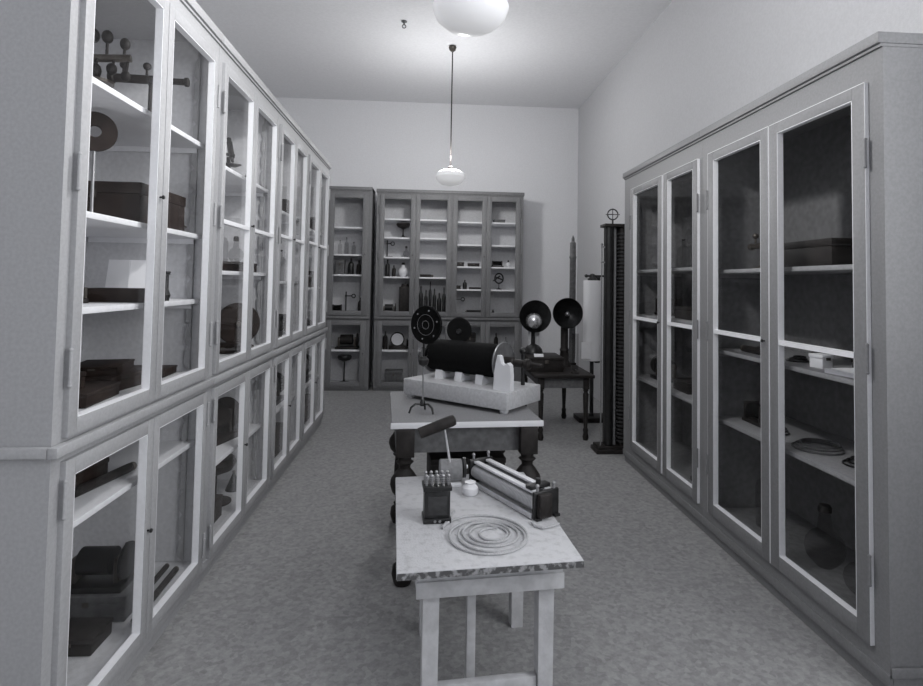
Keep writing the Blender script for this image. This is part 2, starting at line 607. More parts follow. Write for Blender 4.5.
# back wall: a wide two-bay cabinet and a narrow one
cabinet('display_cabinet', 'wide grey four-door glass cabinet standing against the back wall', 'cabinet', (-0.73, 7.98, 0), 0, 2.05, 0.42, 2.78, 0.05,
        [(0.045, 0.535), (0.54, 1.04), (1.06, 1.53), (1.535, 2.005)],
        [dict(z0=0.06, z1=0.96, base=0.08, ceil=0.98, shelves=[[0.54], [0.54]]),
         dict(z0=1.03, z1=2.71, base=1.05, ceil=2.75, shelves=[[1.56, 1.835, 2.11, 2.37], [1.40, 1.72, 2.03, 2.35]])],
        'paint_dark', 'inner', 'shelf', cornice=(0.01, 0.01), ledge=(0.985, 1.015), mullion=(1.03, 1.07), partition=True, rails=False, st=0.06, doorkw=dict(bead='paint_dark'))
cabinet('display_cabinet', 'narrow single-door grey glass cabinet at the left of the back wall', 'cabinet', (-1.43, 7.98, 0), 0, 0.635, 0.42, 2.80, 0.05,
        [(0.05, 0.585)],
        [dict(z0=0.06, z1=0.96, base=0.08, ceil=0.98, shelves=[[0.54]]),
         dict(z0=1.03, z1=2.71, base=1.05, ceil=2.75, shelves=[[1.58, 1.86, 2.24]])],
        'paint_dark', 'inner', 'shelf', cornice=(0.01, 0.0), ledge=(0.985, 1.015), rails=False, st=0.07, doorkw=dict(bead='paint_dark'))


# ------------------------------------------------------------------ lamps
def pendant(x, y, label):
    r = empty('pendant_lamp', (x, y, H))
    tag(r, label, 'lamp', 'bowl lamps hanging from the ceiling')
    MB().lathe([(0.0, 0), (0.035, -0.001), (0.045, -0.02), (0.035, -0.05), (0.01, -0.07), (0, -0.07)], 20, cap=False).build('canopy', 'brass', r)
    MB().cyl((0, 0, -0.06), (0, 0, -1.41), 0.007, seg=10).build('rod', 'darkwood', r)
    MB().lathe([(0.012, -1.375), (0.03, -1.39), (0.032, -1.415), (0.0, -1.42)], 20).build('fitting', 'darkwood', r)
    MB().lathe([(0.03, -1.415), (0.10, -1.425), (0.15, -1.455), (0.166, -1.50), (0.150, -1.545), (0.11, -1.58), (0.05, -1.598), (0, -1.60)], 36, cap=False).build('lamp_shade', 'opal', r)
    l = bpy.data.lights.new('added_fill_light', 'POINT')  # fill light added above an unlit bowl for overall brightness
    l.energy = PEND[0] if y > 4 else PEND[1]
    l.shadow_soft_size = 0.10
    l.specular_factor = 0.0
    o = bpy.data.objects.new('added_fill_light', l)
    o.location = (0, 0, -1.25)
    o.parent = r
    col.objects.link(o)


pendant(0.225, 6.418, 'opal glass bowl lamp on its whole rod, hanging farther back')
pendant(0.16, 2.43, 'large-looking opal glass bowl lamp at the top edge, nearest the camera')
hk = MB().lathe([(0.03, 0), (0.03, -0.008), (0.008, -0.012), (0.008, -0.04), (0, -0.045)], 16)
hk = hk.ring((0, 0, -0.055), 0.018, 0.005, 'y', 16, 6).build('ceiling_hook', 'midwood')
hk.location = (-0.30, 5.85, H)
tag(hk, 'small hook in the ceiling left of the pendant rod', 'hook')

# ------------------------------------------------------------------ front table
ft = empty('work_table', (0.196, 2.288, 0), R(6.0))
tag(ft, 'low pale wooden table with a worn white top, nearest the camera', 'table')
mb = MB()
mb.box(-0.305, -0.44, 0.577, 0.305, 0.44, 0.5998, 0.003)
for v in mb.bm.verts:
    v.co.x += 0.045 * v.co.y
mb.build('tabletop', 'tabletop', ft)
e = MB()
e.box(-0.304, -0.4430, 0.578, 0.304, -0.4405, 0.5978)
for v in e.bm.verts:
    v.co.x += 0.045 * v.co.y
e.build('worn_edge', 'edge', ft)
a = MB()
a.box(-0.25, -0.335, 0.47, 0.25, -0.315, 0.5768)
a.box(-0.25, 0.315, 0.47, 0.25, 0.335, 0.5768)
a.box(-0.25, -0.3148, 0.47, -0.23, 0.3148, 0.5768)
a.box(0.23, -0.3148, 0.47, 0.25, 0.3148, 0.5768)
a.box(-0.254, -0.343, 0.462, 0.254, -0.3352, 0.515, 0.002)
a.build('apron', 'pale', ft)
for sx in (-1, 1):
    for sy in (-1, 1):
        l = MB()
        cx, cy = sx * 0.2 + (0.045 if sy > 0 else 0), sy * 0.285 - (0.03 if sy > 0 else 0)
        l.lathe([(0.036, 0), (0.039, 0.4695)], 4, (0, 0, 0), mx=Matrix.Translation((cx, cy, 0)) @ Matrix.Rotation(R(45), 4, 'Z'))
        l.build('leg', 'pale', ft, smooth=False)
MB().box(-0.172, -0.30, 0.10, 0.172, -0.27, 0.15, 0.003).build('stretcher', 'pale', ft)
MB().box(-0.060, -0.215, 0.0, -0.028, -0.183, 0.50, 0.003).build('centre_post', 'pale', ft)
TZ = 0.6005

# ------------------------------------------------------------------ rear table
rt = empty('turned_leg_table', (0.185, 3.33, 0), R(4.3))
tag(rt, 'dark table with bulbous turned legs and a pale edge, carrying the large coil', 'table')
MB().box(-0.385, -0.412, 0.768, 0.385, 0.412, 0.7998, 0.003).build('tabletop', 'linoleum', rt)
MB().box(-0.39, -0.42, 0.770, 0.39, -0.4125, 0.7995, 0.002).build('edge_trim', 'white', rt)
a = MB()
for (b0) in ((-0.31, -0.375, 0.31, -0.355), (-0.31, 0.355, 0.31, 0.375), (-0.36, -0.31, -0.34, 0.31), (0.34, -0.31, 0.36, 0.31)):
    a.box(b0[0], b0[1], 0.64, b0[2], b0[3], 0.7678)
a.build('apron', 'midwood', rt)
for sx in (-1, 1):
    for sy in (-1, 1):
        l = MB()
        cx, cy = sx * 0.315, sy * 0.365 - (0.015 if sy < 0 else 0.0)
        l.box(cx - 0.045, cy - 0.02 - 0.025 * (sy < 0) + 0.0, 0.63, cx + 0.045, cy + 0.045 - 0.025 * (sy < 0), 0.7678, 0.003)
        l.lathe([(0.035, 0.63), (0.032, 0.61), (0.045, 0.60), (0.03, 0.585), (0.028, 0.57), (0.045, 0.55), (0.068, 0.515), (0.072, 0.49), (0.062, 0.455),
                 (0.04, 0.43), (0.045, 0.42), (0.03, 0.405), (0.034, 0.35), (0.036, 0.28), (0.030, 0.20), (0.024, 0.13), (0.036, 0.12), (0.03, 0.105),
                 (0.050, 0.09), (0.055, 0.05), (0.046, 0.015), (0.038, 0.0)][::-1], 24, (cx, cy, 0))
        l.build('leg', 'darkwood', rt)
MB().box(-0.31, 0.33, 0.16, 0.31, 0.35, 0.20).build('stretcher', 'darkwood', rt)
RZ = 0.8003

ch = empty('shade_filler', (0.225, 3.36, 0), R(4.3))  # added dark block that deepens the shade under the rear table
tag(ch, 'added dark chest on the floor between the turned legs of the rear table', 'filler')
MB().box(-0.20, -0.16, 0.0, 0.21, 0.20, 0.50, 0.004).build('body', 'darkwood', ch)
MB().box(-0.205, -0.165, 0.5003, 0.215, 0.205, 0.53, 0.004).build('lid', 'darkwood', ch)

# ------------------------------------------------------------------ induction coil
ic = empty('induction_coil', (0.263, 3.43, RZ), R(-40))
tag(ic, 'large black induction coil lying on a pale wooden base', 'induction coil')
MB().box(-0.37, -0.185, 0.022, 0.37, 0.185, 0.115, 0.004).build('base', 'coilbase', ic)
for sx in (-1, 1):
    for sy in (-1, 1):
        MB().lathe([(0.022, 0.022), (0.026, 0.012), (0.018, 0.0)][::-1], 16, ((0.335 if sy < 0 else 0.20) if sx > 0 else -0.335, sy * 0.155, 0)).build('foot', 'coilbase', ic)
ax = 0.25
MB().turned([(0.0, 0), (0.093, 0.0), (0.0965, 0.01), (0.0965, 0.495), (0.093, 0.505), (0, 0.505)], (-0.295, 0.015, ax), (0.16, 0.015, ax), 48, cap=False).build('winding', 'ebonite', ic)
for xx in (-0.311, 0.211):
    f = MB().turned([(0.0, 0), (0.110, 0), (0.110, 0.015), (0, 0.015)], (xx, 0.015, ax), (xx + 0.015, 0.015, ax), 48, cap=False).build('flange', 'midwood', ic)
    MB().ring((xx + 0.0075, 0.015, ax), 0.109, 0.0045, 'x', 48, 8).build('rim', 'steel', f)
for xx in (-0.20, -0.05, 0.10):
    MB().poly([(-0.08, 0.1155), (0.08, 0.1155), (0.07, 0.17), (0.04, 0.1505), (0.0, 0.142), (-0.04, 0.1505), (-0.07, 0.17)], 0.05,
              Matrix.Translation((xx - 0.025, 0.015, 0)) @ Matrix(((0, 1, 0, 0), (1, 0, 0, 0), (0, 0, 1, 0), (0, 0, 0, 1)))).build('cradle', 'white', ic)
MB().turned([(0, 0), (0.03, 0), (0.03, 0.06), (0.022, 0.07), (0.022, 0.13), (0.03, 0.14), (0.03, 0.165), (0.012, 0.175), (0.01, 0.25), (0, 0.25)],
            (0.2265, 0.015, ax), (0.43, 0.015, ax), 24, cap=False).build('core_shaft', 'darkwood', ic)
MB().poly([(-0.055, 0.1155), (0.055, 0.1155), (0.056, 0.20), (0.050, 0.255), (0.034, 0.268), (0.012, 0.252), (-0.006, 0.262), (-0.016, 0.300), (-0.030, 0.305), (-0.042, 0.26), (-0.052, 0.2)], 0.035,
          Matrix.Translation((0.305, -0.135, 0))).build('end_support', 'white', ic)
MB().cyl((0.30, 0.1, 0.1155), (0.30, 0.1, 0.30), 0.012).ball((0.30, 0.1, 0.31), 0.022).build('terminal', 'black', ic)
MB().cyl((-0.34, 0.10, 0.1155), (-0.34, 0.10, 0.34), 0.008).ball((-0.34, 0.10, 0.35), 0.016).build('terminal', 'brass', ic)

# ------------------------------------------------------------------ perforated wheel on a stand (rear table, left)
ds = empty('wheel_stand', (-0.018, 3.10, RZ))
tag(ds, 'black studded wheel on a thin rod stand, front left corner of rear table', 'wheel stand')
f = MB()
for k in range(3):
    an = R(200 + 120 * k)
    f.tube([(0.008 * math.cos(an), 0.008 * math.sin(an), 0.05), (0.04 * math.cos(an), 0.04 * math.sin(an), 0.052), (0.065 * math.cos(an), 0.065 * math.sin(an), 0.035), (0.075 * math.cos(an), 0.075 * math.sin(an), 0.006)], 0.0058)
f.lathe([(0.014, 0.04), (0.016, 0.055), (0.009, 0.075)], 12)
f.build('tripod_foot', 'black', ds)
MB().cyl((0, 0, 0.055), (0, 0, 0.30), 0.0045, seg=10).build('rod', 'steel', ds)
MB().cyl((0, 0.012, 0.30), (0, 0.012, 0.60), 0.006, seg=10).build('upper_post', 'black', ds)
MB().ball((0.0, 0, 0.325), 0.028).build('bulb', 'vessel', ds)
MB().lathe([(0.0, 0.245), (0.024, 0.26), (0.030, 0.285), (0.015, 0.30)], 16).build('holder', 'black', ds)
wm = Matrix.Translation((0.012, -0.016, 0.472)) @ Matrix.Rotation(R(-38), 4, 'Z')
wh = MB()
wh.lathe([(0, -0.006), (0.088, -0.006), (0.1, -0.009), (0.103, 0.0), (0.1, 0.009), (0.088, 0.006), (0, 0.006)], 40, mx=wm @ Matrix.Rotation(R(90), 4, 'X'), cap=False)
wh = wh.build('wheel', 'ebonite', ds)
rg = MB()
rg.ring((0, -0.0075, 0), 0.055, 0.0009, 'y', 32, 6)
rg.ring((0, -0.0075, 0), 0.022, 0.0010, 'y', 24, 6)
for k in range(6):
    an = R(60 * k + 15)
    rg.ball((0.078 * math.cos(an), -0.0075, 0.078 * math.sin(an)), 0.0045, seg=8)
bmesh.ops.transform(rg.bm, matrix=wm, verts=rg.bm.verts)
rg.build('studs', 'greymetal', wh)

ds2 = empty('disc_stand', (0.206, 3.674, RZ + 0.1155), R(-15))
tag(ds2, 'smaller plain black disc standing behind the induction coil', 'disc stand')
MB().lathe([(0.03, 0), (0.03, 0.01), (0.015, 0.02), (0.008, 0.04), (0.007, 0.24), (0, 0.25)], 20).build('foot', 'black', ds2)
MB().turned([(0, 0), (0.076, 0), (0.081, 0.006), (0.076, 0.012), (0, 0.012)], (0, -0.010, 0.283), (0, -0.022, 0.283), 36, cap=False).build('disc', 'ebonite', ds2)
MB().turned([(0, 0), (0.018, 0), (0.014, 0.008), (0, 0.008)], (0, -0.0225, 0.275), (0, -0.0305, 0.275), 20, cap=False).build('hub', 'black', ds2)

# ------------------------------------------------------------------ apparatus on the front table
gb = empty('resistance_box', (0.047, 2.215, TZ), R(5))
gb.scale = (1.15, 1.1, 1.06)
tag(gb, 'upright black block with coil-spring terminals on top, front table left', 'resistance box')
b = MB()
b.box(-0.046, -0.038, 0.0, 0.046, 0.038, 0.018, 0.003)
b.box(-0.042, -0.034, 0.018, 0.042, 0.034, 0.112, 0.004)
b.box(-0.047, -0.039, 0.112, 0.047, 0.039, 0.128, 0.003)
b.build('case', 'black', gb)
MB().box(-0.031, -0.0375, 0.030, 0.031, -0.0345, 0.095, 0.001).build('front_panel', 'darkpanel', gb)
for k in range(2):
    MB().turned([(0, 0), (0.005, 0), (0.004, 0.003), (0, 0.004)], (-0.008 + 0.016 * k, -0.0382, 0.009), (-0.008 + 0.016 * k, -0.043, 0.009), 10, cap=False).build('stud', 'steel', gb)
for k in range(5):
    for j in range(2):
        xx, yy = -0.036 + 0.018 * k, -0.022 + 0.04 * j
        t = MB()
        t.cyl((xx, yy, 0.1285), (xx, yy, 0.158), 0.0035, seg=8)
        t.ring((xx, yy, 0.138), 0.0055, 0.0018, 'z', 12, 5)
        t.ring((xx, yy, 0.145), 0.0055, 0.0018, 'z', 12, 5)
        t.ring((xx, yy, 0.152), 0.0055, 0.0018, 'z', 12, 5)
        t.ball((xx, yy, 0.162), 0.006, seg=8)
        t.build('terminal', 'steel', gb)

# slide rheostat, long, running from front right to back left
rh = empty('slide_rheostat', (0.362, 2.43, TZ), math.atan2(2.62 - 2.22, 0.245 - 0.455))
tag(rh, 'long twin-tube slide rheostat lying aslant at the right of the front table', 'rheostat')
Lh = 0.23
for sx in (-1, 1):
    pth = MB()
    pth.box(sx * Lh - 0.008, -0.062, 0.0, sx * Lh + 0.008, 0.062, 0.105, 0.006)
    for sy in (-1, 1):
        pth.box(sx * Lh - 0.02, sy * 0.045 - 0.012, 0.0, sx * Lh + 0.02, sy * 0.045 + 0.012, 0.010)
    pth.build('end_plate', 'black', rh)
for sy in (-1, 1):
    tb = MB().cyl((-Lh + 0.0085, sy * 0.032, 0.052), (Lh - 0.0085, sy * 0.032, 0.052), 0.027, seg=24)
    k = -Lh + 0.018
    tb = tb.build('tube', 'cream' if sy > 0 else 'greymetal', rh)
    wdg = MB()
    k = -Lh + 0.02
    while k < Lh - 0.02:
        wdg.ring((k, sy * 0.032, 0.052), 0.0275, 0.0016, 'x', 20, 4)
        k += 0.0085
    wdg.build('winding', 'steel', tb)
for sy in (-1, 1):
    MB().box(-Lh + 0.0085, sy * 0.032 - 0.013, 0.088, Lh - 0.0085, sy * 0.032 + 0.013, 0.098, 0.002).build('slide_bar', 'white', rh)
MB().box(-Lh + 0.0085, 0.060, 0.004, Lh - 0.0085, 0.066, 0.022).build('side_rail', 'cream', rh)
sl = MB().box(-0.20, -0.05, 0.0985, -0.165, 0.05, 0.115, 0.004).build('slider', 'black', rh)
MB().cyl((-0.183, 0, 0.115), (-0.183, 0, 0.135), 0.010).build('knob', 'black', sl)
for sx in (-1, 1):
    for sy in (-1, 1):
        MB().cyl((sx * Lh, sy * 0.04, 0.105), (sx * Lh, sy * 0.04, 0.122), 0.006, seg=12).ball((sx * Lh, sy * 0.04, 0.124), 0.008, seg=12).build('terminal', 'steel', rh)
MB().box(-Lh - 0.0335, -0.006, 0.01, -Lh - 0.0085, 0.05, 0.098, 0.004).build('end_block', 'darkwood', rh)

# motor driven interrupter with dark tube on a rod
mi = empty('interrupter', (0.140, 2.60, TZ), R(3))
tag(mi, 'grey drum motor with a dark wheel and a rod carrying a dark tube', 'interrupter')
MB().turned([(0, 0), (0.044, 0), (0.048, 0.005), (0.048, 0.095), (0.044, 0.10), (0, 0.10)], (-0.075, 0, 0.062), (0.025, 0, 0.062), 32, cap=False).build('drum', 'greymetal', mi)
MB().box(-0.065, -0.045, 0.0, 0.02, 0.045, 0.016, 0.003).build('base', 'white', mi)
wq = MB().turned([(0, 0), (0.044, 0), (0.044, 0.012), (0.034, 0.014), (0, 0.014)], (0.03, 0, 0.072), (0.044, 0, 0.072), 28, cap=False).build('wheel', 'black', mi)
MB().turned([(0, 0), (0.010, 0), (0.008, 0.008), (0, 0.008)], (0.0445, 0, 0.075), (0.0525, 0, 0.075), 16, cap=False).build('hub', 'white', wq)
MB().cyl((-0.03, -0.02, 0.10), (-0.055, -0.02, 0.245), 0.0055, 0.004, seg=10).build('rod', 'cream', mi)
MB().turned([(0, 0.01), (0.016, 0.01), (0.019, 0), (0.024, 0), (0.024, 0.08), (0.025, 0.085), (0.025, 0.15), (0.022, 0.165), (0.01, 0.17), (0, 0.17)],
            (-0.168, -0.04, 0.236), (-0.010, -0.02, 0.290), 28, cap=False).build('tube', 'darkwood', mi)

wb = MB().lathe([(0.03, 0), (0.036, 0.012), (0.034, 0.03), (0.02, 0.045), (0.024, 0.052), (0, 0.054)], 24).build('porcelain_insulator', 'white')
wb.location = (0.195, 2.475, TZ)
tag(wb, 'small white porcelain knob between the grey drum and the rheostat', 'insulator')

cd = MB()
pts = []
turns = 5.3
N = 260
for k in range(N):
    t = k / (N - 1)
    an = 2 * math.pi * turns * t + 1.0
    rr = 0.040 + 0.118 * t + 0.006 * math.sin(an * 1.3 + 1)
    pts.append((rr * math.cos(an) + 0.018 * (1 - t), rr * math.sin(an) * 1.03 + 0.012 * math.sin(t * 7), 0.0048 + (0.003 if (k % 53) < 3 else 0)))
for k in range(1, 14):
    p = pts[-1]
    pts.append((p[0] + 0.004, p[1] + 0.012, 0.0048))
cd = cd.tube(pts, 0.0044, 8).build('coiled_cord', 'cord')
cd.location = (0.225, 2.075, TZ)
tag(cd, 'pale cotton cord coiled flat in rings on the front table', 'cord')
wr = MB().tube([(0.0, 0.0, 0.006), (0.005, -0.035, 0.006), (0.03, -0.055, 0.006), (0.06, -0.045, 0.006), (0.10, -0.02, 0.006)], 0.005, 8).build('lead_wire', 'cord')
wr.location = (0.405, 2.17, TZ)
tag(wr, 'short pale wire bowed round the near end of the rheostat', 'wire')
for (x, y, a) in ((0.40, 2.075, 20), (0.43, 2.045, 80), (0.378, 2.02, 40)):
    pass

# ------------------------------------------------------------------ side table with reflectors
st_ = empty('side_table', (1.33, 5.96, 0), R(0))
tag(st_, 'small dark four-legged table in the back right corner', 'table')
MB().box(-0.30, -0.5, 0.600, 0.29, 0.5, 0.630, 0.004).build('tabletop', 'darkwood', st_)
a = MB()
for b0 in ((-0.22, -0.455, 0.21, -0.435), (-0.22, 0.435, 0.21, 0.455), (-0.235, -0.43, -0.215, 0.43), (0.205, -0.43, 0.225, 0.43)):
    a.box(b0[0], b0[1], 0.50, b0[2], b0[3], 0.5998)
a.build('apron', 'midwood', st_)
for sx in (-0.225, 0.215):
    for sy in (-0.445, 0.445):
        l = MB()
        l.box(sx - 0.028, sy - 0.028, 0.49, sx + 0.028, sy + 0.028, 0.5998, 0.002)
        l.lathe([(0.022, 0.0), (0.030, 0.03), (0.022, 0.07), (0.026, 0.10), (0.018, 0.12), (0.024, 0.30), (0.028, 0.44), (0.018, 0.46), (0.027, 0.48), (0.02, 0.49)], 16, (sx, sy, 0))
        l.build('leg', 'darkwood', st_)
SZ = 0.6303
bx = empty('apparatus_box', (1.19, 5.86, SZ))
tag(bx, 'long dark wooden box lying on the side table under the left reflector', 'box')
MB().box(-0.18, -0.20, 0, 0.17, 0.22, 0.115, 0.004).build('body', 'darkwood', bx)
MB().box(-0.19, -0.21, 0.1153, 0.18, 0.23, 0.14, 0.004).build('lid', 'darkwood', bx)
MB().box(-0.02, -0.2105, 0.08, 0.02, -0.2005, 0.115, 0.001).build('latch', 'brass', bx)
cdp = MB().box(-0.05, -0.002, 0, 0.045, 0.002, 0.035, mx=Matrix.Rotation(R(-35), 4, 'X')).build('name_card', 'paper')
cdp.location = (1.12, 5.70, SZ + 0.1415)
tag(cdp, 'small blank white card leaning in front of the left reflector', 'card')


def reflector(x, y, z, zc, rad, label, kind):
    r = empty('parabolic_reflector', (x, y, z))
    tag(r, label, 'reflector', 'dish reflectors on the side table')
    hc = zc - z
    n = 10
    pr = [(rad * k / n, -0.09 * (k / n) ** 2) for k in range(n + 1)]
    prof = [(max(a, 0.0), b) for a, b in pr] + [(rad, -0.098)] + [(rad * k / n + 0.004, -0.09 * (k / n) ** 2 + 0.008) for k in range(n - 1, -1, -1)]
    prof[0] = (0, 0)
    prof[-1] = (0, 0.008)
    MB().turned(prof, (0, 0, hc), (0.0, 1, hc + 0.0), 40, cap=False).build('dish', 'dish' if 'dish' in M else 'black', r)
    MB().ball((-0.01 if kind == 0 else 0.0, -0.07, hc - (0.05 if kind == 0 else 0.01)), 0.085 if kind == 0 else 0.025).build('burner', 'steel' if kind else 'white_metal' if 'white_metal' in M else 'steel', r)
    MB().cyl((0.0, -0.006, hc - 0.01), (0, -0.03, hc - 0.01), 0.012).build('burner_stem', 'brass', r)
    if kind == 0:
        MB().lathe([(0.10, 0), (0.10, 0.012), (0.09, 0.05), (0.06, 0.085), (0.03, 0.10), (0, 0.10)], 28).build('bell_base', 'black', r)
        MB().box(-0.06, -0.02, 0.085, -0.035, 0.0, hc - rad * 0.8).build('post', 'cream', r)
        MB().box(0.02, -0.02, 0.085, 0.06, 0.0, hc - rad * 0.8).build('post', 'cream', r)
        MB().cyl((0, 0.02, 0.09), (0, 0.02, hc - 0.02), 0.022).build('stem', 'black', r)
    else:
        MB().lathe([(0.07, 0), (0.07, 0.02), (0.05, 0.05), (0.045, 0.16), (0.05, 0.17), (0.04, 0.20), (0.04, hc - 0.11), (0, hc - 0.10)], 24, (0, 0.045, 0)).build('stem', 'darkwood', r)
    return r


M['dish'] = mat('dark_polished_dish', 0.03, 0.3, 0.02, 30, metal=0.7)
M['white_metal'] = mat('bright_metal', 0.8, 0.25, metal=0.8)
reflector(1.115, 6.0, SZ + 0.1403, 1.165, 0.168, 'dark dish reflector with a bright centre, left of the pair', 0)
reflector(1.462, 6.02, SZ, 1.20, 0.160, 'dark dish reflector on a thick stem, right of the pair', 1)

pl = empty('pointed_pole', (1.585, 6.22, SZ))
tag(pl, 'tall thin dark pointed pole rising behind the right reflector', 'pole')
MB().box(-0.05, -0.05, 0, 0.035, 0.05, 0.02, 0.002).build('foot', 'darkwood', pl)
MB().lathe([(0.03, 0.02), (0.036, 0.10), (0.034, 1.15), (0.040, 1.17), (0.034, 1.19), (0.032, 1.33), (0.018, 1.345), (0.016, 1.38), (0.004, 1.41), (0, 1.415)], 16).build('shaft', 'midwood', pl)

bg = empty('glass_stand', (1.46, 5.60, SZ))
tag(bg, 'pale narrow glass cylinder at the front right edge of the side table', 'glass cylinder')
MB().lathe([(0.045, 0), (0.045, 0.01), (0.018, 0.02), (0.015, 0.03)], 20).build('foot', 'darkwood', bg)
MB().lathe([(0.03, 0.0305), (0.033, 0.06), (0.033, 0.38), (0.036, 0.385)], 20).build('cylinder', 'vessel', bg)

# white-fronted stand
ws = empty('measuring_stand', (1.835, 6.32, 0))
tag(ws, 'tall white panel on a dark stand, between side table and dark column', 'measuring stand')
MB().box(-0.17, -0.13, 0.0, 0.17, 0.13, 0.05, 0.004).build('base', 'darkwood', ws)
MB().lathe([(0.03, 0.05), (0.022, 0.08), (0.022, 0.64), (0.03, 0.66)], 16).build('post', 'black', ws)
MB().lathe([(0.095, 0.66), (0.1, 0.665), (0.1, 1.545), (0.095, 1.55)], 32).build('white_cylinder', 'white', ws)
MB().box(0.06, 0.075, 0.62, 0.115, 0.115, 1.60, 0.002).build('back_rail', 'black', ws)
c = MB()
c.lathe([(0.05, 1.55), (0.055, 1.565), (0.03, 1.59), (0.025, 1.62), (0, 1.63)], 20)
c.cyl((-0.06, 0, 1.60), (0.13, 0, 1.60), 0.012, seg=10)
c.ball((-0.07, 0, 1.60), 0.02, seg=10)
c.build('clamp', 'black', ws)
MB().box(-0.145, -0.10, 0.69, -0.04, -0.097, 0.87).build('scale_card', 'paper', ws)

# tall dark double column
tc_ = empty('column_apparatus', (1.688, 5.14, 0))
tag(tc_, 'tall black twin-column apparatus topped by a ring, beside the right cabinets', 'apparatus')
b = MB()
b.box(-0.17, -0.09, 0.0, 0.14, 0.11, 0.035, 0.004)
b.box(-0.15, -0.07, 0.035, 0.13, 0.10, 0.06, 0.004)
b.build('base', 'darkwood', tc_)
MB().box(-0.075, 0.03, 0.06, 0.12, 0.055, 2.03, 0.003).build('back_board', 'void', tc_)
MB().lathe([(0.035, 0.06), (0.040, 0.08), (0.038, 2.0), (0.04, 2.03)], 24, (-0.045, -0.012, 0)).build('column', 'black', tc_)
cr = MB().lathe([(0.030, 0.06), (0.030, 2.03)], 20, (0.075, -0.012, 0)).build('column', 'darkwood', tc_)
rb = MB()
z = 0.1
while z < 2.0:
    rb.ring((0.08, -0.012, z), 0.042, 0.010, 'z', 20, 6)
    z += 0.034
rb.build('ribs', 'darkpanel', cr)
MB().box(0.002, -0.008, 0.06, 0.022, 0.010, 2.03).build('centre_strip', 'greymetal', tc_)
MB().box(-0.105, -0.075, 2.0305, 0.135, 0.075, 2.058, 0.004).build('cap', 'darkwood', tc_)
fr_ = MB()
fr_.cyl((-0.01, 0, 2.058), (-0.01, 0, 2.10), 0.008, seg=10)
fr_.ring((-0.01, 0, 2.150), 0.048, 0.006, 'y', 28, 8)
fr_.cyl((-0.075, 0, 2.150), (0.055, 0, 2.150), 0.004, seg=8)
fr_.cyl((-0.01, 0, 2.10), (-0.01, 0, 2.205), 0.004, seg=8)
fr_.build('ring_finial', 'black', tc_)
sr = MB()
sr.cyl((-0.115, -0.02, 0.06), (-0.115, -0.02, 1.86), 0.006, seg=8)
sr.box(-0.122, -0.026, 1.70, -0.085, -0.014, 1.715)
sr.box(-0.122, -0.026, 1.84, -0.085, -0.014, 1.855)
sr.ball((-0.115, -0.02, 1.87), 0.012, seg=10)
sr.build('scale_rod', 'greymetal', tc_)


# ------------------------------------------------------------------ small apparatus kinds
def b_case(w, d, h, m='brownwood'):
    def f(r):
        MB().box(-w / 2, -d / 2, 0, w / 2, d / 2, h * 0.72, 0.003).build('body', m, r)
        MB().box(-w / 2 - 0.003, -d / 2 - 0.003, h * 0.72 + 0.0003, w / 2 + 0.003, d / 2 + 0.003, h, 0.003).build('lid', m, r)
        MB().box(-0.012, -d / 2 - 0.006, h * 0.6, 0.012, -d / 2 - 0.0032, h * 0.8).build('latch', 'brass', r)
    return 'wooden_case', f


def b_tray(w, d, h, m='brownwood'):
    def f(r):
        b = MB()
        b.box(-w / 2, -d / 2, 0, w / 2, d / 2, 0.008)
        b.box(-w / 2, -d / 2, 0.008, w / 2, -d / 2 + 0.008, h)
        b.box(-w / 2, d / 2 - 0.008, 0.008, w / 2, d / 2, h)
        b.box(-w / 2, -d / 2 + 0.008, 0.008, -w / 2 + 0.008, d / 2 - 0.008, h)
        b.box(w / 2 - 0.008, -d / 2 + 0.008, 0.008, w / 2, d / 2 - 0.008, h)
        b.build('tray', m, r)
        MB().box(-w / 2 - 0.02, -0.02, h * 0.6, -w / 2, 0.02, h * 0.8, 0.002).build('handle', 'brass', r)
        MB().box(w / 2, -0.02, h * 0.6, w / 2 + 0.02, 0.02, h * 0.8, 0.002).build('handle', 'brass', r)
    return 'tray', f


def b_telescope(L, m='brass', hh=0.138):
    def f(r):
        MB().lathe([(0.055, 0), (0.055, 0.008), (0.02, 0.02), (0.012, 0.03), (0.010, hh - 0.03), (0.016, hh - 0.018)], 20).build('foot', m, r)
        MB().turned([(0, 0), (0.026, 0), (0.026, 0.02), (0.020, 0.025), (0.020, L * 0.6), (0.015, L * 0.61), (0.015, L * 0.9), (0.021, L * 0.91), (0.021, L * 0.95), (0.018, L * 0.955), (0, L * 0.96)],
                    (-L / 2, 0, hh), (L / 2, 0, hh), 20, cap=False).build('tube', m, r)
        for xx in (-0.12, -0.02, 0.06):
            MB().cyl((xx, 0, hh + 0.017), (xx, 0, hh + 0.052), 0.006, seg=10).ball((xx, 0, hh + 0.062), 0.018, seg=12).build('focus_knob', m, r)
    return 'telescope', f


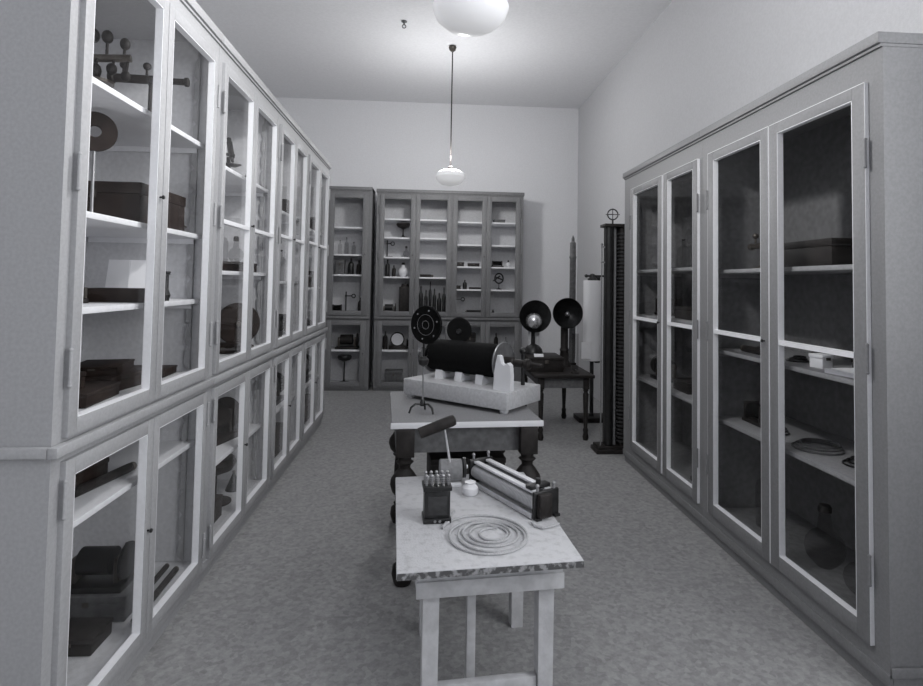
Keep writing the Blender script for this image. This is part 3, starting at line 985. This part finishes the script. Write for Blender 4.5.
def b_theodolite(h=0.3):
    def f(r):
        b = MB()
        for k in range(3):
            an = R(30 + 120 * k)
            b.tube([(0, 0, 0.05), (0.05 * math.cos(an), 0.05 * math.sin(an), 0.045), (0.09 * math.cos(an), 0.09 * math.sin(an), 0.006)], 0.006)
        b.build('tripod_foot', 'brass', r)
        MB().cyl((0, 0, 0.04), (0, 0, h * 0.55), 0.010).build('pillar', 'brass', r)
        MB().lathe([(0, h * 0.35), (0.06, h * 0.35), (0.06, h * 0.38), (0, h * 0.38)], 24, cap=False).build('circle_plate', 'brass', r)
        MB().cyl((-0.13, 0, h * 0.60), (0.12, 0, h * 0.68), 0.016).build('sight_tube', 'brass', r)
        for k, (a, yy, t, s) in enumerate(((-0.09, 0, 0.85, 0.024), (-0.03, 0.02, 0.92, 0.026), (0.03, 0, 0.90, 0.022), (0.09, 0.02, 0.86, 0.02), (-0.06, -0.035, 0.50, 0.024), (0.0, -0.04, 0.46, 0.026), (0.06, -0.035, 0.50, 0.020), (0.11, -0.03, 0.44, 0.018))):
            MB().cyl((a, yy * 0.3, h * 0.62), (a, yy, h * t), 0.006, seg=8).ball((a, yy, h * t), s, 1.25, seg=12).build('adjusting_knob', 'darkwood', r)
    return 'surveying_instrument', f


def b_microscope(h=0.28, m='brass'):
    def f(r):
        MB().box(-0.05, -0.06, 0, 0.05, 0.06, 0.015, 0.003).build('foot', m, r)
        MB().cyl((0, 0.03, 0.015), (0, 0.05, h * 0.55), 0.012).build('limb', m, r)
        MB().box(-0.045, -0.05, h * 0.35, 0.045, 0.045, h * 0.35 + 0.008).build('stage', m, r)
        MB().turned([(0, 0), (0.008, 0), (0.010, 0.03), (0.018, 0.035), (0.018, h * 0.5), (0.014, h * 0.51), (0.014, h * 0.6), (0, h * 0.6)], (0, -0.02, h * 0.42), (0.0, 0.06, h), 16, cap=False).build('tube', m, r)
        MB().cyl((-0.03, 0.03, h * 0.6), (0.03, 0.03, h * 0.6), 0.010, seg=12).build('focus_knob', m, r)
    return 'microscope', f


def b_ring(rad, hole, h, m='darkwood', axis='x'):
    def f(r):
        MB().lathe([(0.05, 0), (0.05, 0.008), (0.012, 0.018), (0.006, 0.03), (0.005, h - rad)], 20).build('stand', 'steel', r)
        prof = [(hole, -0.008), (rad, -0.008), (rad, 0.008), (hole, 0.008), (hole, -0.008)]
        mx = Matrix.Translation((0, 0, h)) @ Matrix.Rotation(R(90), 4, 'X')
        MB().lathe(prof, 36, mx=mx, cap=False).build('ring', m, r)
    return 'ring_on_stand', f


def b_disc(rad, m='brownwood'):
    def f(r):
        MB().box(-rad * 0.7, -0.05, 0, rad * 0.7, 0.05, 0.02, 0.003).build('base', m, r)
        MB().box(-0.012, 0.016, 0.02, 0.012, 0.03, rad + 0.03).build('support', m, r)
        MB().turned([(0, 0), (rad * 0.97, 0), (rad, 0.006), (rad, 0.014), (rad * 0.97, 0.02), (0, 0.02)], (0, 0.015, rad + 0.022), (0, -0.005, rad + 0.022), 44, cap=False).build('disc', m, r)
        MB().turned([(0, 0), (0.02, 0), (0.015, 0.02), (0, 0.02)], (0, -0.0052, rad + 0.022), (0, -0.025, rad + 0.022), 16, cap=False).build('hub', 'brass', r)
    return 'disc', f


def b_bottle(rad, h, m='vessel'):
    def f(r):
        MB().lathe([(0, 0), (rad * 0.95, 0.0), (rad, 0.006), (rad, h * 0.62), (rad * 0.8, h * 0.72), (rad * 0.35, h * 0.78), (rad * 0.33, h * 0.92), (rad * 0.42, h * 0.93), (rad * 0.42, h * 0.95), (0, h * 0.95)], 20, cap=False).build('body', m, r)
        MB().lathe([(rad * 0.25, h * 0.9503), (rad * 0.36, h), (0, h)], 16).build('stopper', 'darkwood', r)
    return 'bottle', f


def b_flask(rad, h, m='vessel'):
    def f(r):
        prof = [(0, 0), (rad * 0.4, 0.0)] + [(rad * math.sin(a), rad - rad * math.cos(a)) for a in [0.7, 1.1, 1.57, 2.0, 2.4, 2.75]] + [(rad * 0.25, h * 0.98), (rad * 0.32, h), (0, h)]
        MB().lathe(prof, 24, cap=False).build('bulb', m, r)
        MB().lathe([(rad * 0.34, h - 0.02), (rad * 0.34, h + 0.001), (rad * 0.26, h + 0.012), (0, h + 0.012)], 16).build('stopper', 'darkwood', r)
    return 'flask', f


def b_stand(h, reach=0.08, m='black'):
    def f(r):
        MB().box(-0.05, -0.035, 0, 0.05, 0.035, 0.012, 0.002).build('foot', m, r)
        MB().cyl((-0.03, 0, 0.012), (-0.03, 0, h), 0.009, seg=10).build('rod', m, r)
        c = MB()
        c.cyl((-0.045, 0, h * 0.8), (reach, 0, h * 0.8), 0.008, seg=8)
        c.box(-0.042, -0.012, h * 0.8 - 0.012, -0.018, 0.012, h * 0.8 + 0.012, 0.002)
        c.ring((reach + 0.025, 0, h * 0.8), 0.025, 0.007, 'y', 20, 6)
        c.build('clamp', m, r)
    return 'clamp_stand', f


def b_meter(rad, m='darkwood'):
    def f(r):
        MB().lathe([(rad, 0), (rad, 0.015), (rad * 0.85, 0.02), (rad * 0.85, 0.05), (rad * 0.9, 0.055), (0, 0.056)], 28).build('base', m, r)
        MB().lathe([(rad * 0.7, 0.0565), (rad * 0.7, rad * 1.5), (rad * 0.55, rad * 1.75), (0, rad * 1.85)], 24).build('glass_cover', 'vessel', r)
        MB().cyl((rad * 0.88, 0, 0.02), (rad * 0.88, 0, 0.06), 0.006, seg=8).build('terminal', 'brass', r)
        MB().cyl((-rad * 0.88, 0, 0.02), (-rad * 0.88, 0, 0.06), 0.006, seg=8).build('terminal', 'brass', r)
    return 'galvanometer', f


def b_dial(s, m='darkwood', face='paper'):
    def f(r):
        MB().box(-s * 0.6, -s * 0.3, 0, s * 0.6, s * 0.3, s * 0.25, 0.003).build('base', m, r)
        MB().turned([(0, 0), (s * 0.5, 0), (s * 0.5, 0.04), (0, 0.04)], (0, 0.02, s * 0.7), (0, -0.02, s * 0.7), 32, cap=False).build('housing', m, r)
        MB().turned([(0, 0), (s * 0.42, 0), (s * 0.42, 0.002), (0, 0.002)], (0, -0.0203, s * 0.7), (0, -0.0225, s * 0.7), 32, cap=False).build('dial', face, r)
        MB().cyl((s * 0.4, 0, s * 0.25), (s * 0.4, 0, s * 0.36), 0.006, seg=8).build('terminal', 'brass', r)
    return 'dial_meter', f


def b_coil(L, rad, m='ebonite'):
    def f(r):
        MB().box(-L / 2 - 0.03, -rad * 1.2, 0, L / 2 + 0.03, rad * 1.2, 0.02, 0.003).build('base', 'darkwood', r)
        z = 0.02 + rad * 1.25
        MB().cyl((-L / 2, 0, z), (L / 2, 0, z), rad, seg=24).build('winding', m, r)
        for sx in (-1, 1):
            MB().box(sx * L / 2 - 0.006 + sx * 0.0065, -rad * 1.15, 0.0203, sx * L / 2 + 0.006 + sx * 0.0065, rad * 1.15, z + rad * 1.15, 0.003).build('end_plate', 'darkwood', r)
    return 'small_coil', f


def b_motor(s, m='black'):
    def f(r):
        MB().box(-s * 0.6, -s * 0.35, 0, s * 0.6, s * 0.35, s * 0.12, 0.003).build('base', m, r)
        MB().cyl((-s * 0.35, 0, s * 0.5), (s * 0.3, 0, s * 0.5), s * 0.27, seg=24).build('armature', m, r)
        for sx in (-1, 1):
            MB().box(sx * s * 0.42 - s * 0.05, -s * 0.2, s * 0.12, sx * s * 0.42 + s * 0.05, s * 0.2, s * 0.62, 0.004).build('bearing', 'brass', r)
        MB().turned([(0, 0), (s * 0.33, 0), (s * 0.36, s * 0.02), (s * 0.36, s * 0.07), (s * 0.3, s * 0.08), (0, s * 0.08)], (s * 0.5, 0, s * 0.5), (s * 0.6, 0, s * 0.5), 28, cap=False).build('flywheel', m, r)
    return 'small_machine', f


def b_rod(L, rad, m='darkwood'):
    def f(r):
        MB().cyl((-L / 2, 0, rad), (L / 2, 0, rad), rad, seg=12).build('shaft', m, r)
        MB().ball((L / 2 + rad * 0.7, 0, rad), rad * 0.99, seg=12).build('end_cap', 'brass', r)
    return 'rod', f


def b_book(w, d, h, m='brownwood'):
    def f(r):
        c = MB()
        c.box(-w / 2, -d / 2, 0, w / 2, d / 2, 0.003)
        c.box(-w / 2, -d / 2, h - 0.003, w / 2, d / 2, h)
        c.box(-w / 2, d / 2 - 0.003, 0.003, w / 2, d / 2, h - 0.003)
        c.build('cover', m, r)
        MB().box(-w / 2 + 0.004, -d / 2 + 0.004, 0.0032, w / 2 - 0.004, d / 2 - 0.004, h - 0.0032).build('pages', 'paper', r)
    return 'book', f


def b_openbook(w, h):
    def f(r):
        MB().box(-w, -0.002, 0, -0.002, 0.002, h, mx=Matrix.Rotation(R(-12), 4, 'Z') @ Matrix.Rotation(R(-10), 4, 'X')).build('page', 'paper', r)
        MB().box(0.002, -0.002, 0, w, 0.002, h, mx=Matrix.Rotation(R(12), 4, 'Z') @ Matrix.Rotation(R(-10), 4, 'X')).build('page', 'paper', r)
    return 'open_booklet', f


def b_cone(rad, h, m='black'):
    def f(r):
        MB().lathe([(rad, 0), (rad, 0.006), (0.006, h), (0, h)], 24).build('tapered_body', m, r)
        MB().ball((0, 0, h + 0.006), 0.01, seg=10).build('tip', 'brass', r)
    return 'pointed_weight', f


def b_bell(rad, h):
    def f(r):
        MB().lathe([(rad * 1.1, 0), (rad * 1.1, 0.01), (0, 0.012)], 28).build('plate', 'darkwood', r)
        MB().lathe([(rad, 0.0125), (rad, h * 0.6), (rad * 0.85, h * 0.8), (rad * 0.4, h * 0.93), (0, h * 0.95)], 28).build('jar', 'vessel', r)
        MB().lathe([(0.008, h * 0.95), (0.014, h * 0.97), (0.012, h), (0, h)], 12).build('knob', 'vessel', r)
    return 'bell_jar', f


def b_goblet(rad, h, m='black'):
    def f(r):
        MB().lathe([(rad * 0.8, 0), (rad * 0.8, 0.01), (0.02, 0.025), (0.010, 0.05), (0.010, h - rad * 0.9), (0.02, h - rad * 0.85)], 20).build('stem', m, r)
        MB().lathe([(0.02, h - rad * 0.85), (rad * 0.8, h - rad * 0.6), (rad, h - rad * 0.25), (rad * 0.9, h), (0, h)], 24).build('bowl', m, r)
    return 'bowl_on_stem', f


def b_cord(rad, m='black'):
    def f(r):
        for k in range(3):
            MB().ring((0.01 * k, 0.006 * k, 0.005 + 0.009 * k), rad - 0.012 * k, 0.0045, 'z', 28, 6).build('loop', m, r)
    return 'cable_coil', f


def b_vring(rad, h, m='black'):
    def f(r):
        MB().lathe([(0.04, 0), (0.04, 0.01), (0.008, 0.02), (0.006, 0.04), (0.006, h - rad)], 16).build('foot', m, r)
        MB().ring((0, 0, h), rad, 0.011, 'y', 28, 8).build('hoop', m, r)
        MB().cyl((-rad * 0.9, 0, h + 0.3 * rad), (rad * 0.9, 0, h - 0.3 * rad), 0.010, seg=8).cyl((-rad * 1.3, 0, h - 0.5 * rad), (rad * 0.2, 0, h + 0.5 * rad), 0.012, seg=8).build('needle', m, r)
    return 'hoop_instrument', f


def put(kind, x, y, z, rz, label, cat, group=None):
    name, f = kind
    r = empty(name, (x, y, z + 0.0006), R(rz))
    f(r)
    tag(r, label, cat, group)
    return r


S = 0.011  # half thickness of a shelf
# --- nearest left cabinet
A, B_, C_ = 2.155 + S, 1.705 + S, 1.388 + S
put(b_theodolite(0.36), -1.37, 2.42, A, 12, 'brass surveying instrument with knobs, top shelf of nearest left cabinet', 'instrument')
put(b_telescope(0.36, 'darkwood', 0.25), -1.30, 2.72, A, 5, 'dark telescope crossing behind the centre stile, top shelf of nearest left cabinet', 'telescope')
put(b_ring(0.075, 0.022, 0.335, 'brownwood'), -1.275, 2.25, B_, 28, 'brown ring with white hole on a thin rod, nearest left cabinet', 'ring')
put(b_case(0.36, 0.42, 0.165), -1.335, 2.575, B_, 0, 'long dark brown case on the middle shelf of nearest left cabinet', 'case')
put(b_tray(0.09, 0.08, 0.045), -1.24, 2.845, B_, 0, 'small dark tray at the far end behind the dark brown case', 'tray')
put(b_openbook(0.10, 0.18), -1.31, 2.60, C_, 10, 'open white booklet standing behind the dark tray, nearest left cabinet', 'booklet')
put(b_tray(0.26, 0.16, 0.055), -1.25, 2.46, C_, 4, 'dark brown tray in front of the open booklet', 'tray')
put(b_goblet(0.018, 0.13), -1.155, 2.62, C_, 0, 'tiny dark stemmed cup beyond the dark brown tray', 'cup')
put(b_bottle(0.028, 0.15), -1.33, 2.16, C_, 0, 'small glass bottle at the near end of the booklet shelf', 'bottle')
put(b_meter(0.05), -1.34, 2.27, C_, 0, 'small galvanometer beside the glass bottle on the booklet shelf', 'galvanometer')
FB = 1.045
for k, (x, y, z, w, d, h, a) in enumerate(((-1.28, 2.20, FB, 0.20, 0.26, 0.05, 5), (-1.33, 2.52, FB, 0.24, 0.32, 0.06, -6), (-1.30, 2.79, FB, 0.20, 0.17, 0.035, 4),
                                            (-1.35, 2.50, FB + 0.061, 0.18, 0.24, 0.035, 12), (-1.30, 2.14, FB + 0.051, 0.12, 0.10, 0.06, -8))):
    put(b_case(w, d, h), x, y, z, a, ['flat dark brown case nearest the camera, floor of the nearest upper left cabinet',
                                     'widest flat brown case, mid floor of the nearest upper left cabinet',
                                     'low brown case under the far door, floor of the nearest upper left cabinet',
                                     'thin brown case stacked on the widest flat case, nearest left cabinet',
                                     'small square brown case stacked on the nearest flat case'][k], 'case')
# lower part of the nearest left cabinet
LS = 0.70 + S
put(b_case(0.20, 0.30, 0.07), -1.36, 2.26, LS, 0, 'dark box on the lower shelf behind the nearest bottom left door', 'box')
put(b_rod(0.30, 0.018), -1.22, 2.30, LS, 80, 'dark rod in front of the box on the lower shelf, nearest left cabinet', 'rod')
tb_ = put(('upright_tube', lambda r: (MB().lathe([(0.055, 0), (0.06, 0.015), (0.03, 0.03), (0.03, 0.44), (0.036, 0.45), (0.036, 0.47), (0.0, 0.475)], 20).build('tube', 'black', r),
                                        MB().ball((0, 0, 0.50), 0.03).build('knob', 'brownwood', r))), -1.30, 2.125, 0.13, 0,
          'tall upright black tube behind the nearest bottom left door', 'tube')
put(b_case(0.30, 0.20, 0.10, 'midwood'), -1.33, 2.52, 0.13, 0, 'grey brown box carrying a small machine, nearest bottom left cabinet', 'box')
mc = put(b_motor(0.20, 'black'), -1.33, 2.51, 0.13 + 0.1006, 0, 'small black machine on a box inside the nearest bottom left cabinet', 'machine')
put(b_case(0.16, 0.14, 0.06, 'darkwood'), -1.27, 2.28, 0.13, 0, 'dark box at the foot of the tall black tube', 'box')
put(b_rod(0.40, 0.014), -1.14, 2.60, 0.13, 92, 'long dark rod lying nearest the glass, bottom of nearest left cabinet', 'rod', 'rods on the bottom board')
put(b_rod(0.28, 0.012), -1.20, 2.70, 0.13, 92, 'second dark rod lying behind the long rod, bottom of nearest left cabinet', 'rod', 'rods on the bottom board')
put(b_coil(0.12, 0.04), -1.36, 2.80, 0.13, 90, 'small black coil at the far end, bottom of nearest left cabinet', 'coil')
# --- second left cabinet
put(b_microscope(0.30, 'darkwood'), -1.28, 3.76, 2.113 + S, 40, 'dark microscope on the top shelf of the second left cabinet', 'microscope')
put(b_cone(0.04, 0.09), -1.22, 3.90, 2.113 + S, 0, 'small black cone near the shelf edge, second left cabinet', 'cone')
put(b_case(0.20, 0.38, 0.06), -1.26, 3.78, 1.535 + S, 0, 'flat brown case under the glassware, second left cabinet', 'case')
put(b_bottle(0.04, 0.20), -1.29, 3.66, 1.535 + S + 0.0612, 0, 'glass bottle standing on the flat brown case, second left cabinet', 'bottle')
put(b_flask(0.05, 0.16), -1.26, 3.84, 1.535 + S + 0.0612, 0, 'round glass flask standing on the flat brown case, second left cabinet', 'flask')
put(b_disc(0.138), -1.25, 3.90, FB, 24, 'big round brown disc on the floor of the second upper left cabinet', 'disc')
put(b_case(0.20, 0.20, 0.05), -1.24, 3.68, FB, 4, 'low brown case in front of the big disc', 'case')
put(b_stand(0.36), -1.45, 3.66, FB, 90, 'thin clamp stand left of the big disc, second left cabinet', 'stand')
put(b_motor(0.28, 'brownwood'), -1.30, 3.62, 0.50 + S, 75, 'dark brown machine on the shelf of the second lower left cabinet', 'machine')
put(b_goblet(0.05, 0.16), -1.25, 3.93, 0.50 + S, 0, 'dark stemmed bowl right of the machine, second lower left cabinet', 'bowl')
put(b_goblet(0.12, 0.27, 'brownwood'), -1.28, 3.66, 0.13, 0, 'wide dark bowl on a stem below the shelf, second lower left cabinet', 'bowl')
put(b_case(0.22, 0.26, 0.12), -1.28, 3.34, 0.13, 0, 'dark box on the bottom board of the second left cabinet', 'box')
put(b_cone(0.05, 0.11), -1.24, 3.88, 0.13, 0, 'dark cone in the far corner, bottom of the second left cabinet', 'cone')
# --- third and fourth left cabinets
put(b_stand(0.40), -1.20, 4.60, 1.48 + S, 90, 'tall thin clamp stand behind the third left cabinet glass', 'stand')
put(b_bottle(0.05, 0.26), -1.24, 4.90, 1.48 + S, 0, 'tall glass bottle on the middle shelf, third left cabinet', 'bottle')
put(b_coil(0.24, 0.06), -1.26, 4.86, FB, 90, 'black coil on the upper floor of the third left cabinet', 'coil')
put(b_dial(0.20), -1.26, 4.56, FB, 30, 'dial meter on the upper floor of the third left cabinet', 'meter')
put(b_case(0.2, 0.3, 0.12), -1.25, 4.84, 2.02 + S, 0, 'dark case on the top shelf of the third left cabinet', 'case')
put(b_motor(0.26), -1.26, 4.76, 0.50 + S, 90, 'black machine in the third lower left cabinet', 'machine')
put(b_case(0.24, 0.4, 0.18), -1.27, 4.74, 0.13, 0, 'large dark box at the bottom of the third left cabinet', 'box')
put(b_meter(0.08), -1.22, 5.92, FB, 0, 'galvanometer on the upper floor of the farthest left cabinet', 'galvanometer')
put(b_stand(0.42), -1.22, 5.55, 1.42 + S, 90, 'clamp stand on the middle shelf of the farthest left cabinet', 'stand')
put(b_case(0.2, 0.34, 0.16), -1.24, 5.90, 1.42 + S, 0, 'dark case on the middle shelf of the farthest left cabinet', 'case')
put(b_case(0.2, 0.3, 0.14), -1.24, 5.90, 1.98 + S, 0, 'dark case on the top shelf of the farthest left cabinet', 'case')
put(b_motor(0.28), -1.25, 5.82, 0.50 + S, 90, 'black machine in the farthest lower left cabinet', 'machine')
put(b_case(0.24, 0.5, 0.2), -1.27, 5.80, 0.13, 0, 'large dark box at the bottom of the farthest left cabinet', 'box')

# --- right cabinets
q1, q2, q3 = 0.703 + S, 1.113 + S, 1.593 + S
put(b_case(0.24, 0.44, 0.13, 'darkwood'), 1.96, 2.72, q3, 0, 'long black case on the top shelf of the nearest right cabinet', 'case')
put(b_case(0.06, 0.075, 0.065, 'paper'), 1.87, 2.62, q2, 10, 'small white square box behind the big right-hand pane', 'box')
put(b_cord(0.05), 1.90, 2.84, q2, 0, 'black cable coil left of the small white box', 'cable')
put(b_book(0.16, 0.20, 0.02, 'paper'), 1.87, 2.38, q2, 6, 'pale flat booklet right of the small white box', 'book')
put(b_meter(0.045), 1.95, 2.74, q2, 0, 'small galvanometer behind the white box, nearest right cabinet', 'galvanometer')
put(b_case(0.16, 0.10, 0.05, 'darkwood'), 2.05, 2.50, q2, 0, 'little dark case behind the pale booklet', 'case')
put(b_cord(0.11, 'midwood'), 1.92, 2.72, q1, 0, 'wide loop of cable on the lower shelf, nearest right cabinet', 'cable')
put(b_cord(0.07), 1.94, 2.46, q1, 0, 'smaller black cable loop at the right of the lower shelf', 'cable')
put(b_flask(0.09, 0.28), 1.94, 2.70, 0.16, 0, 'round glass flask on the bottom board, nearest right cabinet, left one', 'flask')
put(b_flask(0.07, 0.24), 1.92, 2.44, 0.16, 0, 'smaller round flask on the bottom board, near the corner stile', 'flask')
put(b_bottle(0.05, 0.34), 1.92, 3.16, 0.16, 0, 'tall glass bottle on the bottom board behind the second right pane', 'bottle')
put(b_telescope(0.24), 1.93, 3.20, q3, 92, 'short telescope on the top shelf behind the second right pane', 'telescope')
put(b_rod(0.20, 0.02), 1.85, 3.14, q2, 90, 'thick dark rod on the middle shelf behind the second right pane', 'rod')
put(b_rod(0.16, 0.016), 1.93, 3.18, q2, 80, 'shorter dark rod lying behind the thick dark rod', 'rod')
put(b_coil(0.14, 0.04), 1.92, 3.22, q1, 90, 'small dark coil on the lower shelf behind the second right pane', 'coil')
put(b_cord(0.06), 1.90, 3.02, q1, 0, 'cable loop right of the small dark coil', 'cable')
p1, p2, p3 = 0.73 + S, 1.25 + S, 1.62 + S
put(b_case(0.2, 0.36, 0.09, 'darkwood'), 1.95, 4.02, p2, 0, 'dark case on the middle shelf of the farther right cabinet', 'case')
put(b_bottle(0.045, 0.22), 1.90, 4.16, p3, 0, 'tall bottle on the top shelf of the farther right cabinet', 'bottle')
put(b_stand(0.30), 1.92, 3.88, p3, 90, 'clamp stand on the top shelf of the farther right cabinet', 'stand')
put(b_coil(0.2, 0.05), 1.95, 4.56, p2, 90, 'coil on the middle shelf behind the farthest right pane', 'coil')
put(b_case(0.2, 0.24, 0.08, 'darkwood'), 1.93, 4.06, p1, 0, 'dark flat case on the lower shelf of the farther right cabinet', 'case')
put(b_motor(0.22), 1.93, 4.55, p1, 90, 'small machine on the lower shelf behind the farthest right pane', 'machine')
put(b_meter(0.08), 1.92, 3.90, 0.16, 0, 'galvanometer on the bottom board of the farther right cabinet', 'galvanometer')

# --- wide back cabinet, left bay  (shelves 1.56, 1.835, 2.11, 2.37)
a0, a1, a2, a3 = 1.05, 1.56 + S, 1.835 + S, 2.11 + S
y0 = 8.17
put(b_goblet(0.10, 0.215, 'darkwood'), -0.37, y0, a3, 0, 'dark wide bowl on a stem high in the first back bay', 'bowl')
put(b_stand(0.24, 0.02), -0.56, y0, a2, 0, 'dark clamp stand upper left in the first back bay', 'stand')
put(b_flask(0.07, 0.19, 'white'), -0.36, y0, a1, 0, 'white round flask in the first back bay', 'flask')
put(b_bottle(0.035, 0.24, 'black'), -0.58, y0, a1, 0, 'slim black bottle beside the white round flask', 'bottle')
put(b_bottle(0.028, 0.16, 'darkwood'), -0.49, y0, a1, 0, 'short dark bottle between slim bottle and white flask', 'bottle')
put(b_flask(0.05, 0.15), -0.32, y0, a2, 0, 'clear flask in the first back bay above the white one', 'flask')
put(b_motor(0.17), -0.545, y0, a0, 0, 'black machine at lower left of the upper first back bay', 'machine')
put(('tall_case', lambda r: (MB().box(-0.08, -0.08, 0, 0.08, 0.08, 0.38, 0.004).build('body', 'darkwood', r), MB().lathe([(0.06, 0.3803), (0.05, 0.42), (0, 0.43)], 16).build('dome', 'darkwood', r))),
    -0.325, y0, a0, 0, 'tall dark domed case in the first back bay', 'case')
# second door of left bay: a cluster of tall dark things on the floor
cl = [(-0.10, 0.40, 0.032), (-0.03, 0.34, 0.028), (0.03, 0.46, 0.022), (0.09, 0.36, 0.028), (0.158, 0.30, 0.034), (0.225, 0.38, 0.026)]
cll = ['leftmost of the row of dark bottles behind the second back door', 'second from left in the row of dark bottles, second back door', 'tallest slim dark bottle in the row behind the second back door',
       'fourth dark bottle in the row behind the second back door', 'widest dark bottle in the row behind the second back door', 'rightmost dark bottle in the row behind the second back door']
for (x, h, rr), lb in zip(cl, cll):
    put(b_bottle(rr, h, 'black' if rr < 0.035 else 'darkwood'), x, y0 - 0.03, a0, 0, lb, 'bottle', 'dark bottles behind the second back door')
put(b_rod(0.16, 0.02), -0.04, y0, a1, 0, 'dark rod lying on the shelf above the row of dark bottles', 'rod')
# right bay (1.40, 1.72, 2.03, 2.35), x 0.33 .. 1.29
c0, c1, c2, c3, c4 = 1.05, 1.40 + S, 1.72 + S, 2.03 + S, 2.35 + S
put(b_case(0.16, 0.12, 0.05, 'midwood'), 1.0, y0, c4, 0, 'flat box alone on the top shelf of the right back bay', 'box')
put(b_case(0.10, 0.12, 0.06, 'darkwood'), 0.45, y0, c2, 0, 'dark small box at the left, third shelf of the right back bay', 'box')
put(b_case(0.16, 0.12, 0.05, 'darkwood'), 0.64, y0, c2, 0, 'longer dark box beside the small one, right back bay', 'box')
put(b_coil(0.12, 0.03), 0.98, y0, c2, 0, 'tiny coil on the third shelf behind the rightmost back door', 'coil')
put(b_flask(0.035, 0.09, 'white'), 1.14, y0, c2, 0, 'tiny white flask on the shelf behind the rightmost back door', 'flask')
put(b_bottle(0.03, 0.13, 'black'), 0.52, y0, c1, 0, 'small black bottle on the fourth shelf of the right back bay', 'bottle')
put(b_case(0.08, 0.10, 0.05, 'darkwood'), 0.42, y0, c1, 0, 'little black block left of the small black bottle', 'box')
put(b_rod(0.20, 0.015), 0.68, y0, c1, 4, 'dark rod lying right of the small black bottle', 'rod')
put(b_vring(0.07, 0.16), 1.01, y0, c1, 25, 'black hoop instrument with crossed needle, behind the rightmost back door', 'instrument')
put(b_tray(0.22, 0.14, 0.06, 'black'), 0.66, y0, c0, 0, 'flat black tray on the upper floor of the right back bay', 'tray')
put(b_stand(0.27, 0.05), 0.42, y0, c0, 0, 'thin clamp stand left of the flat black tray', 'stand')
put(b_cone(0.04, 0.06), 0.93, y0, c0, 0, 'small dark cone, upper floor behind the rightmost back door', 'cone')
put(b_rod(0.18, 0.013), 1.12, y0, c0, 3, 'thin dark rod right of the small dark cone', 'rod')
# lower part
d1 = 0.54 + S
put(b_bottle(0.035, 0.25, 'darkwood'), -0.59, y0, d1, 0, 'dark bottle at the left of the lower shelf, first back door', 'bottle')
put(b_dial(0.2), -0.42, y0, d1, 0, 'round dial meter on the lower shelf, first back door', 'meter')
put(b_coil(0.12, 0.05), -0.22 - 0.0, y0 + 0.06, d1, 0, 'dark coil at the right of the dial meter', 'coil')
put(b_case(0.24, 0.2, 0.18, 'midwood'), -0.46, y0, 0.08, 0, 'mid grey box on the bottom board, first back door', 'box')
put(b_case(0.16, 0.2, 0.24, 'darkwood'), 0.60, y0, d1, 0, 'dark case on the lower shelf, right back bay', 'case')
put(b_bottle(0.03, 0.24, 'darkwood'), 0.98, y0, d1, 0, 'dark bottle on the lower shelf behind the rightmost back door', 'bottle')
put(b_bottle(0.03, 0.18, 'vessel'), 1.12, y0, d1, 0, 'clear bottle on the lower shelf behind the rightmost back door', 'bottle')
# --- narrow back cabinet x -1.43..-0.795
n0, n1, n2, n3 = 1.05, 1.58 + S, 1.86 + S, 2.24 + S
put(b_bottle(0.03, 0.20), -1.25, y0, n2, 0, 'left clear bottle on the second shelf, narrow back cabinet', 'bottle', 'clear bottles in the narrow back cabinet')
put(b_bottle(0.03, 0.24), -1.16, y0, n2, 0, 'middle clear bottle on the second shelf, narrow back cabinet', 'bottle', 'clear bottles in the narrow back cabinet')
put(b_bottle(0.03, 0.18), -1.06, y0, n2, 0, 'right clear bottle on the second shelf, narrow back cabinet', 'bottle', 'clear bottles in the narrow back cabinet')
put(b_case(0.12, 0.12, 0.20, 'midwood'), -1.24, y0, n1, 0, 'grey box on the third shelf of the narrow back cabinet', 'box')
put(b_bottle(0.04, 0.23, 'black'), -1.09, y0, n1, 0, 'black bottle on the third shelf of the narrow back cabinet', 'bottle')
put(b_bottle(0.035, 0.2, 'darkwood'), -0.98, y0, n1, 0, 'brown bottle right of the black one, narrow back cabinet', 'bottle')
put(b_stand(0.30, 0.05), -1.12, y0, n0, 0, 'dark clamp stand on the upper floor of the narrow back cabinet', 'stand')
put(b_coil(0.10, 0.04), -1.27, y0, n0, 0, 'small coil left of the clamp stand, narrow back cabinet', 'coil')
put(b_bottle(0.035, 0.22, 'darkwood'), -0.95, y0, n0, 0, 'dark bottle right of the clamp stand, narrow back cabinet', 'bottle')
put(b_motor(0.26, 'darkwood'), -1.12, y0, d1, 0, 'dark machine on the lower shelf, narrow back cabinet', 'machine')
put(b_goblet(0.10, 0.38), -1.15, y0, 0.08, 0, 'black wide bowl on a stem at the bottom of the narrow back cabinet', 'bowl')
